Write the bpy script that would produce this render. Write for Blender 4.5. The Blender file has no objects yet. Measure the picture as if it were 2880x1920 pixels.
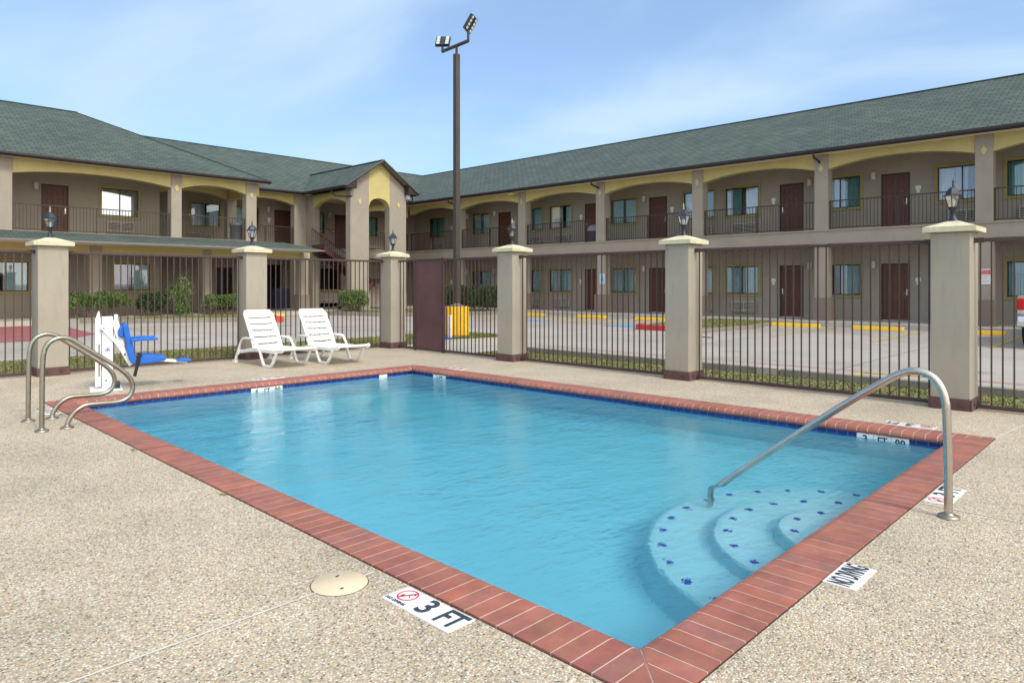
import bpy, bmesh, math, random
from mathutils import Vector, Matrix
R = math.radians
PI = math.pi
sc = bpy.context.scene
COL = sc.collection
random.seed(11)

# ------------------------------------------------------------------ camera
TH = 0.765
cam = bpy.data.cameras.new("camera"); camo = bpy.data.objects.new("camera", cam); COL.objects.link(camo)
camo.location = (0, 0, 1.45); camo.rotation_euler = (PI / 2, 0, TH - PI / 2)
cam.sensor_width = 36; cam.lens = 36 * 1950 / 2880; cam.shift_y = -163 / 2880
cam.clip_start = 0.05; cam.clip_end = 3000
sc.camera = camo

# ------------------------------------------------------------------ sky, sun, exposure
SUN_EL, SUN_ROT = R(46), R(186)
w = bpy.data.worlds.new("World"); sc.world = w; w.use_nodes = True
nt = w.node_tree; nt.nodes.clear()
def WN(t, **k):
    n = nt.nodes.new(t)
    for a, b in k.items(): setattr(n, a, b)
    return n
out = WN('ShaderNodeOutputWorld'); bg = WN('ShaderNodeBackground')
sky = WN('ShaderNodeTexSky'); sky.sky_type = 'NISHITA'; sky.sun_disc = False
sky.sun_elevation = SUN_EL; sky.sun_rotation = SUN_ROT; sky.air_density = 1.0; sky.dust_density = 1.2; sky.ozone_density = 1.5
tc = WN('ShaderNodeTexCoord')
sep = WN('ShaderNodeSeparateXYZ'); nt.links.new(tc.outputs['Generated'], sep.inputs[0])
# thin, stretched cloud veil: direction projected on a plane overhead
zc = WN('ShaderNodeMath', operation='MAXIMUM'); nt.links.new(sep.outputs['Z'], zc.inputs[0]); zc.inputs[1].default_value = 0.0
za = WN('ShaderNodeMath', operation='ADD'); nt.links.new(zc.outputs[0], za.inputs[0]); za.inputs[1].default_value = 0.22
dx = WN('ShaderNodeMath', operation='DIVIDE'); nt.links.new(sep.outputs['X'], dx.inputs[0]); nt.links.new(za.outputs[0], dx.inputs[1])
dy = WN('ShaderNodeMath', operation='DIVIDE'); nt.links.new(sep.outputs['Y'], dy.inputs[0]); nt.links.new(za.outputs[0], dy.inputs[1])
cmb = WN('ShaderNodeCombineXYZ'); nt.links.new(dx.outputs[0], cmb.inputs[0]); nt.links.new(dy.outputs[0], cmb.inputs[1])
mp = WN('ShaderNodeMapping'); nt.links.new(cmb.outputs[0], mp.inputs[0])
mp.inputs['Rotation'].default_value = (0, 0, R(38)); mp.inputs['Scale'].default_value = (0.95, 0.62, 1); mp.inputs['Location'].default_value = (2.3, 0.35, 0)
nz = WN('ShaderNodeTexNoise'); nt.links.new(mp.outputs[0], nz.inputs['Vector'])
nz.inputs['Scale'].default_value = 1.45; nz.inputs['Detail'].default_value = 6; nz.inputs['Roughness'].default_value = 0.5; nz.inputs['Distortion'].default_value = 0.35
rmp = WN('ShaderNodeValToRGB'); nt.links.new(nz.outputs['Fac'], rmp.inputs[0])
rmp.color_ramp.elements[0].position = 0.36; rmp.color_ramp.elements[0].color = (0.28,) * 3 + (1,)
rmp.color_ramp.elements[1].position = 0.72; rmp.color_ramp.elements[1].color = (0.95,) * 3 + (1,)
rmp.color_ramp.interpolation = 'EASE'
mix = WN('ShaderNodeMixRGB'); nt.links.new(rmp.outputs[0], mix.inputs[0]); 
skt = WN('ShaderNodeMixRGB', blend_type='MULTIPLY'); skt.inputs[0].default_value = 1.0; nt.links.new(sky.outputs[0], skt.inputs[1]); skt.inputs[2].default_value = (0.84, 1.0, 1.18, 1)
nt.links.new(skt.outputs[0], mix.inputs[1])
mix.inputs[2].default_value = (3.5, 4.6, 5.7, 1)
# the veil is brighter on the sun's side of the sky
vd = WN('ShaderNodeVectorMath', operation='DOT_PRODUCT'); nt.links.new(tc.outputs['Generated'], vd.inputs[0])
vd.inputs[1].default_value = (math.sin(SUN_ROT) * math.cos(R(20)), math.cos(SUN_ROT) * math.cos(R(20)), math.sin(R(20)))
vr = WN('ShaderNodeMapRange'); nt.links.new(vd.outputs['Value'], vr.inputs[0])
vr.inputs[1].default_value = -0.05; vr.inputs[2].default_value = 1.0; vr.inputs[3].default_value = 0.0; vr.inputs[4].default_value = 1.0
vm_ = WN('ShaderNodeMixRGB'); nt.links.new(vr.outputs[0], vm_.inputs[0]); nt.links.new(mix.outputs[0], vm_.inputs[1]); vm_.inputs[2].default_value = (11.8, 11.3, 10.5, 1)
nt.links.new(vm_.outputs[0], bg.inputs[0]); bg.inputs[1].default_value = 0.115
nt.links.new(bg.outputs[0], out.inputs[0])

sl = bpy.data.lights.new("sun", 'SUN'); slo = bpy.data.objects.new("sun", sl); COL.objects.link(slo)
sl.energy = 1.5; sl.angle = R(14); sl.color = (1.0, 0.95, 0.88)
sd = Vector((math.sin(SUN_ROT) * math.cos(SUN_EL), math.cos(SUN_ROT) * math.cos(SUN_EL), math.sin(SUN_EL)))
slo.rotation_euler = (-sd).to_track_quat('-Z', 'Y').to_euler(); slo.location = (0, 0, 40)
sc.view_settings.view_transform = 'Standard'; sc.view_settings.look = 'None'
sc.view_settings.exposure = 0.68; sc.view_settings.gamma = 1; sc.view_settings.use_curve_mapping = False
sc.render.engine = 'CYCLES'
try:
    sc.cycles.use_denoising = True; sc.cycles.max_bounces = 8; sc.cycles.transmission_bounces = 6; sc.cycles.transparent_max_bounces = 16
    sc.cycles.sample_clamp_indirect = 6; sc.cycles.caustics_refractive = True
except Exception: pass

# ------------------------------------------------------------------ materials
def new_mat(name):
    m = bpy.data.materials.new(name); m.use_nodes = True
    n = m.node_tree.nodes; b = n['Principled BSDF']
    return m, m.node_tree, b
def ramp(t, stops, interp='LINEAR'):
    r = t.nodes.new('ShaderNodeValToRGB'); cr = r.color_ramp; cr.interpolation = interp
    while len(cr.elements) < len(stops): cr.elements.new(0.5)
    for e, (p, c) in zip(cr.elements, stops):
        e.position = p; e.color = tuple(c) + (1,) if len(c) == 3 else c
    return r
def coord(t, scale=(1, 1, 1), kind='Object', rot=(0, 0, 0)):
    c = t.nodes.new('ShaderNodeTexCoord'); m = t.nodes.new('ShaderNodeMapping'); m.inputs['Scale'].default_value = scale; m.inputs['Rotation'].default_value = rot
    t.links.new(c.outputs[kind], m.inputs[0]); return m
def noise(t, vec, s, d=3, r=0.5):
    n = t.nodes.new('ShaderNodeTexNoise'); n.inputs['Scale'].default_value = s; n.inputs['Detail'].default_value = d; n.inputs['Roughness'].default_value = r
    t.links.new(vec.outputs[0], n.inputs['Vector']); return n
def bump(t, b, h, strength=0.3, dist=0.01):
    n = t.nodes.new('ShaderNodeBump'); n.inputs['Strength'].default_value = strength; n.inputs['Distance'].default_value = dist
    t.links.new(h, n.inputs['Height']); t.links.new(n.outputs[0], b.inputs['Normal']); return n
def mixc(t, f, a, b, mode='MIX'):
    m = t.nodes.new('ShaderNodeMixRGB'); m.blend_type = mode
    for i, v in enumerate((f, a, b)):
        if hasattr(v, 'is_linked') or hasattr(v, 'links'): t.links.new(v, m.inputs[i])
        elif isinstance(v, (int, float)): m.inputs[i].default_value = v
        else: m.inputs[i].default_value = tuple(v) + (1,)
    return m.outputs[0]
def mottled(name, col, var=0.12, rough=0.85, scale=3.0, bs=0.25, bscale=120, metal=0.0, fine=0.0, spec=0.5, stain=None):
    """base colour with soft large blotches, optional fine grain and bump"""
    m, t, b = new_mat(name); v = coord(t)
    n = noise(t, v, scale, 5, 0.6)
    c = ramp(t, [(0.3, [x * (1 - var) for x in col]), (0.7, [min(1, x * (1 + var)) for x in col])])
    t.links.new(n.outputs['Fac'], c.inputs[0]); oc = c.outputs[0]
    if stain:
        v2 = coord(t, (1.2, 1.2, 0.16)); n2 = noise(t, v2, 9, 4, 0.65)
        r2 = ramp(t, [(0.52, (0, 0, 0)), (0.78, (1, 1, 1))]); t.links.new(n2.outputs['Fac'], r2.inputs[0])
        mm = t.nodes.new('ShaderNodeMath'); mm.operation = 'MULTIPLY'; mm.inputs[1].default_value = stain[1]; t.links.new(r2.outputs[0], mm.inputs[0])
        oc = mixc(t, mm.outputs[0], oc, stain[0])
    t.links.new(oc, b.inputs['Base Color'])
    b.inputs['Roughness'].default_value = rough; b.inputs['Metallic'].default_value = metal
    b.inputs['Specular IOR Level'].default_value = spec
    if bs: bn = noise(t, v, bscale, 3, 0.6); bump(t, b, bn.outputs['Fac'], bs, 0.004)
    return m
M = {}
M['stucco'] = mottled('stucco_wall', (0.315, 0.28, 0.228), 0.07, 0.9, 1.3, 0.35, 90, stain=((0.2, 0.17, 0.14), 0.25))
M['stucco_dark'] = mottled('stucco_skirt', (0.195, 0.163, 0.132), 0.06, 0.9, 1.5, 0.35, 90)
M['pillar'] = mottled('stucco_pillar', (0.345, 0.312, 0.252), 0.06, 0.92, 1.6, 0.55, 70, stain=((0.22, 0.20, 0.17), 0.45))
M['yellow'] = mottled('ochre_paint', (0.50, 0.425, 0.18), 0.07, 0.8, 2.0, 0.2, 80, stain=((0.36, 0.3, 0.12), 0.25))
M['olive'] = mottled('ochre_window_trim', (0.31, 0.26, 0.10), 0.07, 0.7, 3.0, 0.1)
M['cap'] = mottled('cream_cap', (0.60, 0.555, 0.385), 0.12, 0.85, 6.0, 0.4, 60, stain=((0.24, 0.25, 0.16), 0.6))
M['soffit'] = mottled('soffit_board', (0.70, 0.62, 0.48), 0.05, 0.85, 1.5, 0.1)
M['gutter'] = mottled('dark_gutter', (0.022, 0.016, 0.017), 0.15, 0.4, 3, 0.0)
M['fence'] = mottled('maroon_metal', (0.060, 0.034, 0.030), 0.18, 0.55, 6, 0.15, 60)
M['gate'] = mottled('maroon_sheet', (0.105, 0.050, 0.053), 0.22, 0.5, 2.2, 0.15, 25)
M['rail'] = mottled('brown_railing', (0.045, 0.030, 0.027), 0.15, 0.6, 5, 0)
M['skirt'] = mottled('maroon_base_paint', (0.10, 0.052, 0.05), 0.3, 0.8, 14, 0.6, 40)
M['door'] = mottled('door_paint', (0.105, 0.036, 0.020), 0.10, 0.5, 2.5, 0.05)
M['doorframe'] = mottled('door_frame_paint', (0.05, 0.02, 0.015), 0.1, 0.5, 2.5, 0)
M['steel'] = mottled('brushed_steel', (0.55, 0.52, 0.47), 0.08, 0.24, 14, 0.04, 150, metal=1.0)
M['steelold'] = mottled('tarnished_steel', (0.36, 0.325, 0.255), 0.14, 0.33, 9, 0.08, 120, metal=1.0)
M['chrome'] = mottled('chrome', (0.75, 0.75, 0.75), 0.03, 0.12, 5, 0, metal=1.0)
M['plastic'] = mottled('white_resin', (0.80, 0.80, 0.78), 0.03, 0.38, 4, 0.04, 60)
M['whitepaint'] = mottled('white_powder_coat', (0.78, 0.79, 0.78), 0.04, 0.4, 5, 0.03)
M['bluep'] = mottled('blue_moulded_plastic', (0.008, 0.12, 0.50), 0.10, 0.42, 6, 0.1, 50)
M['bluedark'] = mottled('navy_plastic', (0.01, 0.02, 0.12), 0.1, 0.4, 6, 0.1)
M['black'] = mottled('black_metal', (0.018, 0.02, 0.026), 0.2, 0.45, 9, 0.1)
M['lantern'] = mottled('lantern_black', (0.014, 0.018, 0.028), 0.25, 0.42, 9, 0.1)
M['bare'] = mottled('bare_cast_metal', (0.40, 0.36, 0.28), 0.2, 0.5, 20, 0.1)
M['strap'] = mottled('black_webbing', (0.012, 0.012, 0.014), 0.1, 0.8, 9, 0.3)
M['dark'] = mottled('dark_interior', (0.03, 0.03, 0.033), 0.1, 0.9, 2, 0)
M['room'] = mottled('room_wall', (0.12, 0.11, 0.10), 0.1, 0.9, 2, 0)
M['alum'] = mottled('dark_window_sash', (0.012, 0.016, 0.016), 0.1, 0.4, 3, 0)
M['grille'] = mottled('grille_paint', (0.46, 0.44, 0.38), 0.08, 0.5, 5, 0)
M['hole'] = mottled('grille_shadow_gap', (0.012, 0.011, 0.01), 0.1, 0.9, 5, 0)
M['sheer'] = mottled('white_sheer_curtain', (0.86, 0.88, 0.93), 0.05, 0.9, 4, 0)
M['teal'] = mottled('teal_drape', (0.20, 0.45, 0.45), 0.10, 0.9, 5, 0.1)
M['tealpale'] = mottled('pale_teal_drape', (0.48, 0.68, 0.72), 0.10, 0.9, 5, 0.1)
M['mauve'] = mottled('mauve_drape', (0.40, 0.36, 0.50), 0.08, 0.9, 5, 0.1)
M['white'] = mottled('white_paint', (0.72, 0.72, 0.7), 0.04, 0.5, 5, 0)
M['trimgrey'] = mottled('weathered_trim', (0.17, 0.16, 0.155), 0.1, 0.6, 5, 0)
M['lampglass'] = mottled('wall_light_glass', (0.55, 0.53, 0.46), 0.06, 0.35, 6, 0)
M['pole'] = mottled('bronze_pole', (0.052, 0.042, 0.033), 0.12, 0.5, 3, 0.1)
M['fixture'] = mottled('floodlight_housing', (0.014, 0.022, 0.032), 0.15, 0.45, 6, 0)
M['led'] = mottled('led_lens', (0.62, 0.64, 0.55), 0.10, 0.25, 30, 0)
M['safety'] = mottled('safety_yellow', (0.83, 0.50, 0.010), 0.10, 0.5, 5, 0.15, stain=((0.45, 0.26, 0.03), 0.3))
M['redpaint'] = mottled('red_kerb_paint', (0.55, 0.045, 0.04), 0.2, 0.7, 9, 0.2)
M['manhole'] = mottled('cream_lid', (0.66, 0.53, 0.36), 0.06, 0.6, 4, 0.1)
M['tilew'] = mottled('white_tile', (0.76, 0.77, 0.77), 0.04, 0.22, 12, 0.03)
M['ink'] = mottled('black_tile_ink', (0.02, 0.025, 0.035), 0.15, 0.3, 12, 0)
M['inkred'] = mottled('red_tile_ink', (0.62, 0.04, 0.06), 0.12, 0.3, 12, 0)
M['inkblue'] = mottled('blue_ink', (0.03, 0.09, 0.40), 0.12, 0.4, 12, 0)
M['dot'] = mottled('cobalt_tile', (0.004, 0.02, 0.42), 0.10, 0.3, 12, 0)
M['binp'] = mottled('grey_bin_plastic', (0.10, 0.12, 0.15), 0.1, 0.5, 6, 0.1)
M['binbag'] = mottled('bin_bag', (0.35, 0.36, 0.37), 0.3, 0.4, 20, 0.6, 30)
M['bark'] = mottled('bark', (0.16, 0.12, 0.085), 0.25, 0.9, 20, 0.5, 60)
M['tyre'] = mottled('tyre_rubber', (0.014, 0.014, 0.014), 0.1, 0.85, 10, 0.2)
M['carpaint'] = mottled('beige_car_paint', (0.34, 0.29, 0.215), 0.03, 0.25, 3, 0, spec=0.6)
M['taillens'] = mottled('red_lens', (0.45, 0.008, 0.008), 0.1, 0.15, 9, 0)
M['carglass'] = mottled('tinted_glass', (0.02, 0.025, 0.03), 0.1, 0.08, 3, 0)
M['stairs'] = mottled('maroon_stair_steel', (0.085, 0.035, 0.036), 0.15, 0.6, 4, 0.1)
M['joint'] = mottled('joint_sealant', (0.60, 0.57, 0.52), 0.08, 0.85, 8, 0.2)
M['jointdark'] = mottled('dark_sealant', (0.035, 0.03, 0.028), 0.3, 0.9, 14, 0.4)
M['yline'] = mottled('faded_yellow_marking', (0.52, 0.38, 0.08), 0.22, 0.85, 5, 0.1, stain=((0.36, 0.32, 0.25), 0.6))
M['rline'] = mottled('faded_red_marking', (0.38, 0.235, 0.205), 0.14, 0.9, 2.5, 0.1)
M['rzone'] = mottled('red_fire_zone_paint', (0.27, 0.085, 0.09), 0.14, 0.85, 1.2, 0.15)
M['bline'] = mottled('blue_bay_marking', (0.14, 0.30, 0.52), 0.2, 0.85, 4, 0.1, stain=((0.36, 0.36, 0.34), 0.6))
M['tank'] = mottled('navy_machine', (0.012, 0.018, 0.06), 0.1, 0.35, 5, 0)
M['mud'] = mottled('bare_soil', (0.17, 0.13, 0.085), 0.3, 0.95, 6, 0.7, 30)

def m_concrete(name, col, scale=0.35):
    m, t, b = new_mat(name); v = coord(t)
    n = noise(t, v, scale, 7, 0.65); c = ramp(t, [(0.3, [x * 0.80 for x in col]), (0.5, col), (0.72, [x * 1.13 for x in col])])
    t.links.new(n.outputs['Fac'], c.inputs[0])
    n2 = noise(t, v, 60, 2, 0.5); o = mixc(t, 0.18, c.outputs[0], n2.outputs['Color'], 'OVERLAY')
    # sawn slab joints
    br = t.nodes.new('ShaderNodeTexBrick'); t.links.new(v.outputs[0], br.inputs['Vector'])
    br.offset = 0.0; br.inputs['Scale'].default_value = 1.0; br.inputs['Brick Width'].default_value = 4.2; br.inputs['Row Height'].default_value = 4.2
    br.inputs['Mortar Size'].default_value = 0.016; br.inputs['Color1'].default_value = (1, 1, 1, 1); br.inputs['Color2'].default_value = (0.93, 0.93, 0.92, 1); br.inputs['Mortar'].default_value = (0.5, 0.46, 0.42, 1)
    o = mixc(t, 1.0, o, br.outputs['Color'], 'MULTIPLY')
    ns = noise(t, v, 1.4, 6, 0.7); rs = ramp(t, [(0.60, (0, 0, 0)), (0.75, (0.5, 0.5, 0.5))]); t.links.new(ns.outputs['Fac'], rs.inputs[0])
    o = mixc(t, rs.outputs[0], o, [x * 0.66 for x in col])
    if scale < 0.5:
        v3 = coord(t, (1, 0.12, 1)); nt3 = noise(t, v3, 1.1, 5, 0.7); r3 = ramp(t, [(0.56, (0, 0, 0)), (0.72, (0.55, 0.55, 0.55))]); t.links.new(nt3.outputs['Fac'], r3.inputs[0]); o = mixc(t, r3.outputs[0], o, [x * 0.72 for x in col])
        vo = t.nodes.new('ShaderNodeTexVoronoi'); vo.inputs['Scale'].default_value = 0.42; t.links.new(v.outputs[0], vo.inputs['Vector']); r4 = ramp(t, [(0.05, (0.75, 0.75, 0.75)), (0.17, (0, 0, 0))]); t.links.new(vo.outputs['Distance'], r4.inputs[0]); o = mixc(t, r4.outputs[0], o, [x * 0.42 for x in col])
    t.links.new(o, b.inputs['Base Color']); b.inputs['Roughness'].default_value = 0.9
    bump(t, b, n2.outputs['Fac'], 0.2, 0.004); return m
M['concrete'] = m_concrete('lot_concrete', (0.36, 0.33, 0.295))
M['kerb'] = mottled('kerb_concrete', (0.235, 0.22, 0.185), 0.16, 0.92, 3, 0.4, 50, stain=((0.14, 0.13, 0.10), 0.5))
M['walk'] = mottled('sidewalk_concrete', (0.40, 0.375, 0.33), 0.10, 0.9, 1.5, 0.2)

def m_pebble():
    m, t, b = new_mat('exposed_aggregate'); v = coord(t)
    nd = noise(t, v, 160, 2, 0.5)
    ad = t.nodes.new('ShaderNodeMixRGB'); ad.blend_type = 'ADD'; ad.inputs[0].default_value = 0.005
    t.links.new(v.outputs[0], ad.inputs[1]); t.links.new(nd.outputs['Color'], ad.inputs[2])
    def cells(s):
        vo = t.nodes.new('ShaderNodeTexVoronoi'); vo.inputs['Scale'].default_value = s; vo.inputs['Randomness'].default_value = 1.0
        t.links.new(ad.outputs[0], vo.inputs['Vector']); return vo
    vo = cells(112); v2 = cells(66)
    sp = t.nodes.new('ShaderNodeSeparateColor'); t.links.new(vo.outputs['Color'], sp.inputs[0])
    pal = ramp(t, [(0.0, (0.62, 0.52, 0.37)), (0.20, (0.80, 0.73, 0.60)), (0.38, (0.40, 0.37, 0.30)), (0.50, (0.68, 0.54, 0.34)), (0.62, (0.92, 0.88, 0.78)), (0.73, (0.30, 0.26, 0.21)), (0.81, (0.52, 0.31, 0.22)), (0.87, (0.11, 0.10, 0.09)), (0.93, (0.74, 0.58, 0.33))], 'CONSTANT')
    t.links.new(sp.outputs[0], pal.inputs[0])
    # sparse larger dark stones
    s2 = t.nodes.new('ShaderNodeSeparateColor'); t.links.new(v2.outputs['Color'], s2.inputs[0])
    r2 = ramp(t, [(0.0, (0, 0, 0)), (0.88, (1, 1, 1))], 'CONSTANT'); t.links.new(s2.outputs[1], r2.inputs[0])
    d2 = ramp(t, [(0.0, (1, 1, 1)), (0.0055 * 66, (0, 0, 0))], 'LINEAR'); t.links.new(v2.outputs['Distance'], d2.inputs[0])
    mm = t.nodes.new('ShaderNodeMath'); mm.operation = 'MULTIPLY'; t.links.new(r2.outputs[0], mm.inputs[0]); t.links.new(d2.outputs[0], mm.inputs[1])
    o = mixc(t, mm.outputs[0], pal.outputs[0], (0.14, 0.12, 0.11))
    # cement between stones
    ed = ramp(t, [(0.40, (0, 0, 0)), (0.62, (0.8, 0.8, 0.8))]); t.links.new(vo.outputs['Distance'], ed.inputs[0])
    o = mixc(t, ed.outputs[0], o, (0.47, 0.41, 0.32))
    nl = noise(t, v, 1.1, 5, 0.6); rl = ramp(t, [(0.3, (0.70, 0.685, 0.655)), (0.7, (0.94, 0.915, 0.88))]); t.links.new(nl.outputs['Fac'], rl.inputs[0])
    o = mixc(t, 1.0, o, rl.outputs[0], 'MULTIPLY')
    nw = noise(t, v, 0.55, 7, 0.72); rw_ = ramp(t, [(0.56, (1, 1, 1)), (0.60, (0.90, 0.89, 0.88)), (0.70, (0.84, 0.83, 0.81))]); t.links.new(nw.outputs['Fac'], rw_.inputs[0])
    o = mixc(t, 1.0, o, rw_.outputs[0], 'MULTIPLY')
    t.links.new(o, b.inputs['Base Color']); b.inputs['Roughness'].default_value = 0.8
    inv = t.nodes.new('ShaderNodeMath'); inv.operation = 'SUBTRACT'; inv.inputs[0].default_value = 1.0; t.links.new(vo.outputs['Distance'], inv.inputs[1])
    bump(t, b, inv.outputs[0], 0.75, 0.006); return m
M['pebble'] = m_pebble()

def m_rnd(name, stops, rough=0.8, bs=0.3, bscale=60, grain=0.15, spec=0.5, trans=None):
    """colour chosen per brick / per leaf from the face attribute 'rnd'"""
    m, t, b = new_mat(name); a = t.nodes.new('ShaderNodeAttribute'); a.attribute_name = 'rnd'
    c = ramp(t, stops); t.links.new(a.outputs['Fac'], c.inputs[0]); v = coord(t)
    n = noise(t, v, 9, 4, 0.6); o = mixc(t, grain, c.outputs[0], n.outputs['Color'], 'OVERLAY')
    if name == 'coping_brick':
        ns = noise(t, v, 38, 5, 0.75); rs = ramp(t, [(0.63, (0, 0, 0)), (0.72, (0.6, 0.6, 0.6))]); t.links.new(ns.outputs['Fac'], rs.inputs[0])
        nl = noise(t, v, 2.2, 3, 0.6); rl = ramp(t, [(0.42, (0, 0, 0)), (0.62, (1, 1, 1))]); t.links.new(nl.outputs['Fac'], rl.inputs[0])
        o = mixc(t, mixc(t, 1.0, rs.outputs[0], rl.outputs[0], 'MULTIPLY'), o, (0.52, 0.42, 0.36))
        nd_ = noise(t, v, 5, 4, 0.65); rd = ramp(t, [(0.35, (0.82, 0.80, 0.80)), (0.65, (1.12, 1.08, 1.05))]); t.links.new(nd_.outputs['Fac'], rd.inputs[0]); o = mixc(t, 1.0, o, rd.outputs[0], 'MULTIPLY')
    t.links.new(o, b.inputs['Base Color']); b.inputs['Roughness'].default_value = rough; b.inputs['Specular IOR Level'].default_value = spec
    if bs: nb = noise(t, v, bscale, 3, 0.6); bump(t, b, nb.outputs['Fac'], bs, 0.004)
    return m
M['brick'] = m_rnd('coping_brick', [(0, (0.27, 0.100, 0.072)), (0.4, (0.32, 0.116, 0.082)), (0.75, (0.28, 0.120, 0.096)), (1, (0.37, 0.125, 0.080))], 0.72, 0.3, 55, 0.25)
M['mortar'] = mottled('brick_mortar', (0.50, 0.385, 0.315), 0.15, 0.9, 10, 0.3)
M['leaf'] = m_rnd('hedge_leaves', [(0, (0.03, 0.065, 0.012)), (0.45, (0.09, 0.175, 0.03)), (0.8, (0.15, 0.25, 0.045)), (1, (0.26, 0.32, 0.08))], 0.5, 0, 60, 0.1)
M['leafdark'] = m_rnd('dark_hedge_leaves', [(0, (0.012, 0.03, 0.010)), (0.6, (0.035, 0.075, 0.018)), (1, (0.08, 0.13, 0.03))], 0.5, 0, 60, 0.1)
M['leafgrey'] = m_rnd('shrub_leaves', [(0, (0.09, 0.16, 0.05)), (0.5, (0.19, 0.31, 0.10)), (1, (0.36, 0.42, 0.2))], 0.6, 0, 60, 0.1)
M['blade'] = m_rnd('grass_blades', [(0, (0.075, 0.11, 0.02)), (0.5, (0.16, 0.185, 0.04)), (0.75, (0.28, 0.26, 0.085)), (1, (0.36, 0.31, 0.15))], 0.7, 0, 60, 0.1)
M['turf'] = mottled('turf_soil', (0.19, 0.18, 0.07), 0.35, 0.95, 5, 0.6, 40)

def m_roof():
    m, t, b = new_mat('green_shingles'); uv = t.nodes.new('ShaderNodeUVMap'); uv.uv_map = 'UVMap'
    mpn = t.nodes.new('ShaderNodeMapping'); t.links.new(uv.outputs[0], mpn.inputs[0])
    br = t.nodes.new('ShaderNodeTexBrick'); t.links.new(mpn.outputs[0], br.inputs['Vector'])
    br.inputs['Scale'].default_value = 1.0; br.inputs['Brick Width'].default_value = 0.36; br.inputs['Row Height'].default_value = 0.20
    br.inputs['Mortar Size'].default_value = 0.028; br.inputs['Mortar Smooth'].default_value = 0.9; br.inputs['Bias'].default_value = 0.0
    br.inputs['Color1'].default_value = (0.049, 0.075, 0.070, 1); br.inputs['Color2'].default_value = (0.082, 0.108, 0.098, 1); br.inputs['Mortar'].default_value = (0.018, 0.030, 0.028, 1)
    n = noise(t, mpn, 0.45, 6, 0.65); r = ramp(t, [(0.3, (0.84, 0.86, 0.88)), (0.7, (1.16, 1.12, 1.08))]); t.links.new(n.outputs['Fac'], r.inputs[0])
    o = mixc(t, 1.0, br.outputs['Color'], r.outputs[0], 'MULTIPLY')
    n2 = noise(t, mpn, 22, 3, 0.6); o = mixc(t, 0.4, o, n2.outputs['Color'], 'OVERLAY')
    t.links.new(o, b.inputs['Base Color']); b.inputs['Roughness'].default_value = 0.95
    inv = t.nodes.new('ShaderNodeMath'); inv.operation = 'SUBTRACT'; inv.inputs[0].default_value = 1.0; t.links.new(br.outputs['Fac'], inv.inputs[1])
    bump(t, b, inv.outputs[0], 0.6, 0.012); return m
M['roof'] = m_roof()
M['ridge'] = mottled('ridge_cap', (0.02, 0.045, 0.05), 0.15, 0.9, 4, 0.2)

def m_tileband():
    m, t, b = new_mat('blue_waterline_tile'); uv = t.nodes.new('ShaderNodeUVMap'); uv.uv_map = 'UVMap'
    br = t.nodes.new('ShaderNodeTexBrick'); t.links.new(uv.outputs[0], br.inputs['Vector']); br.offset = 0.0
    br.inputs['Scale'].default_value = 1.0; br.inputs['Brick Width'].default_value = 0.104; br.inputs['Row Height'].default_value = 0.052
    br.inputs['Mortar Size'].default_value = 0.0025; br.inputs['Mortar Smooth'].default_value = 0.1
    br.inputs['Color1'].default_value = (0.002, 0.014, 0.13, 1); br.inputs['Color2'].default_value = (0.004, 0.028, 0.22, 1); br.inputs['Mortar'].default_value = (0.10, 0.19, 0.38, 1)
    t.links.new(br.outputs['Color'], b.inputs['Base Color']); b.inputs['Roughness'].default_value = 0.15; return m
M['bluetile'] = m_tileband()
def m_plaster():
    m, t, b = new_mat('pool_plaster'); v = coord(t); n = noise(t, v, 0.5, 5, 0.6)
    c = ramp(t, [(0.3, (0.52, 0.76, 0.80)), (0.7, (0.58, 0.82, 0.86))]); t.links.new(n.outputs['Fac'], c.inputs[0]); t.links.new(c.outputs[0], b.inputs['Base Color']); b.inputs['Roughness'].default_value = 0.8; return m
M['plaster'] = m_plaster()
M['step'] = mottled('pool_step_plaster', (0.56, 0.80, 0.84), 0.05, 0.8, 2, 0.05)
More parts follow.
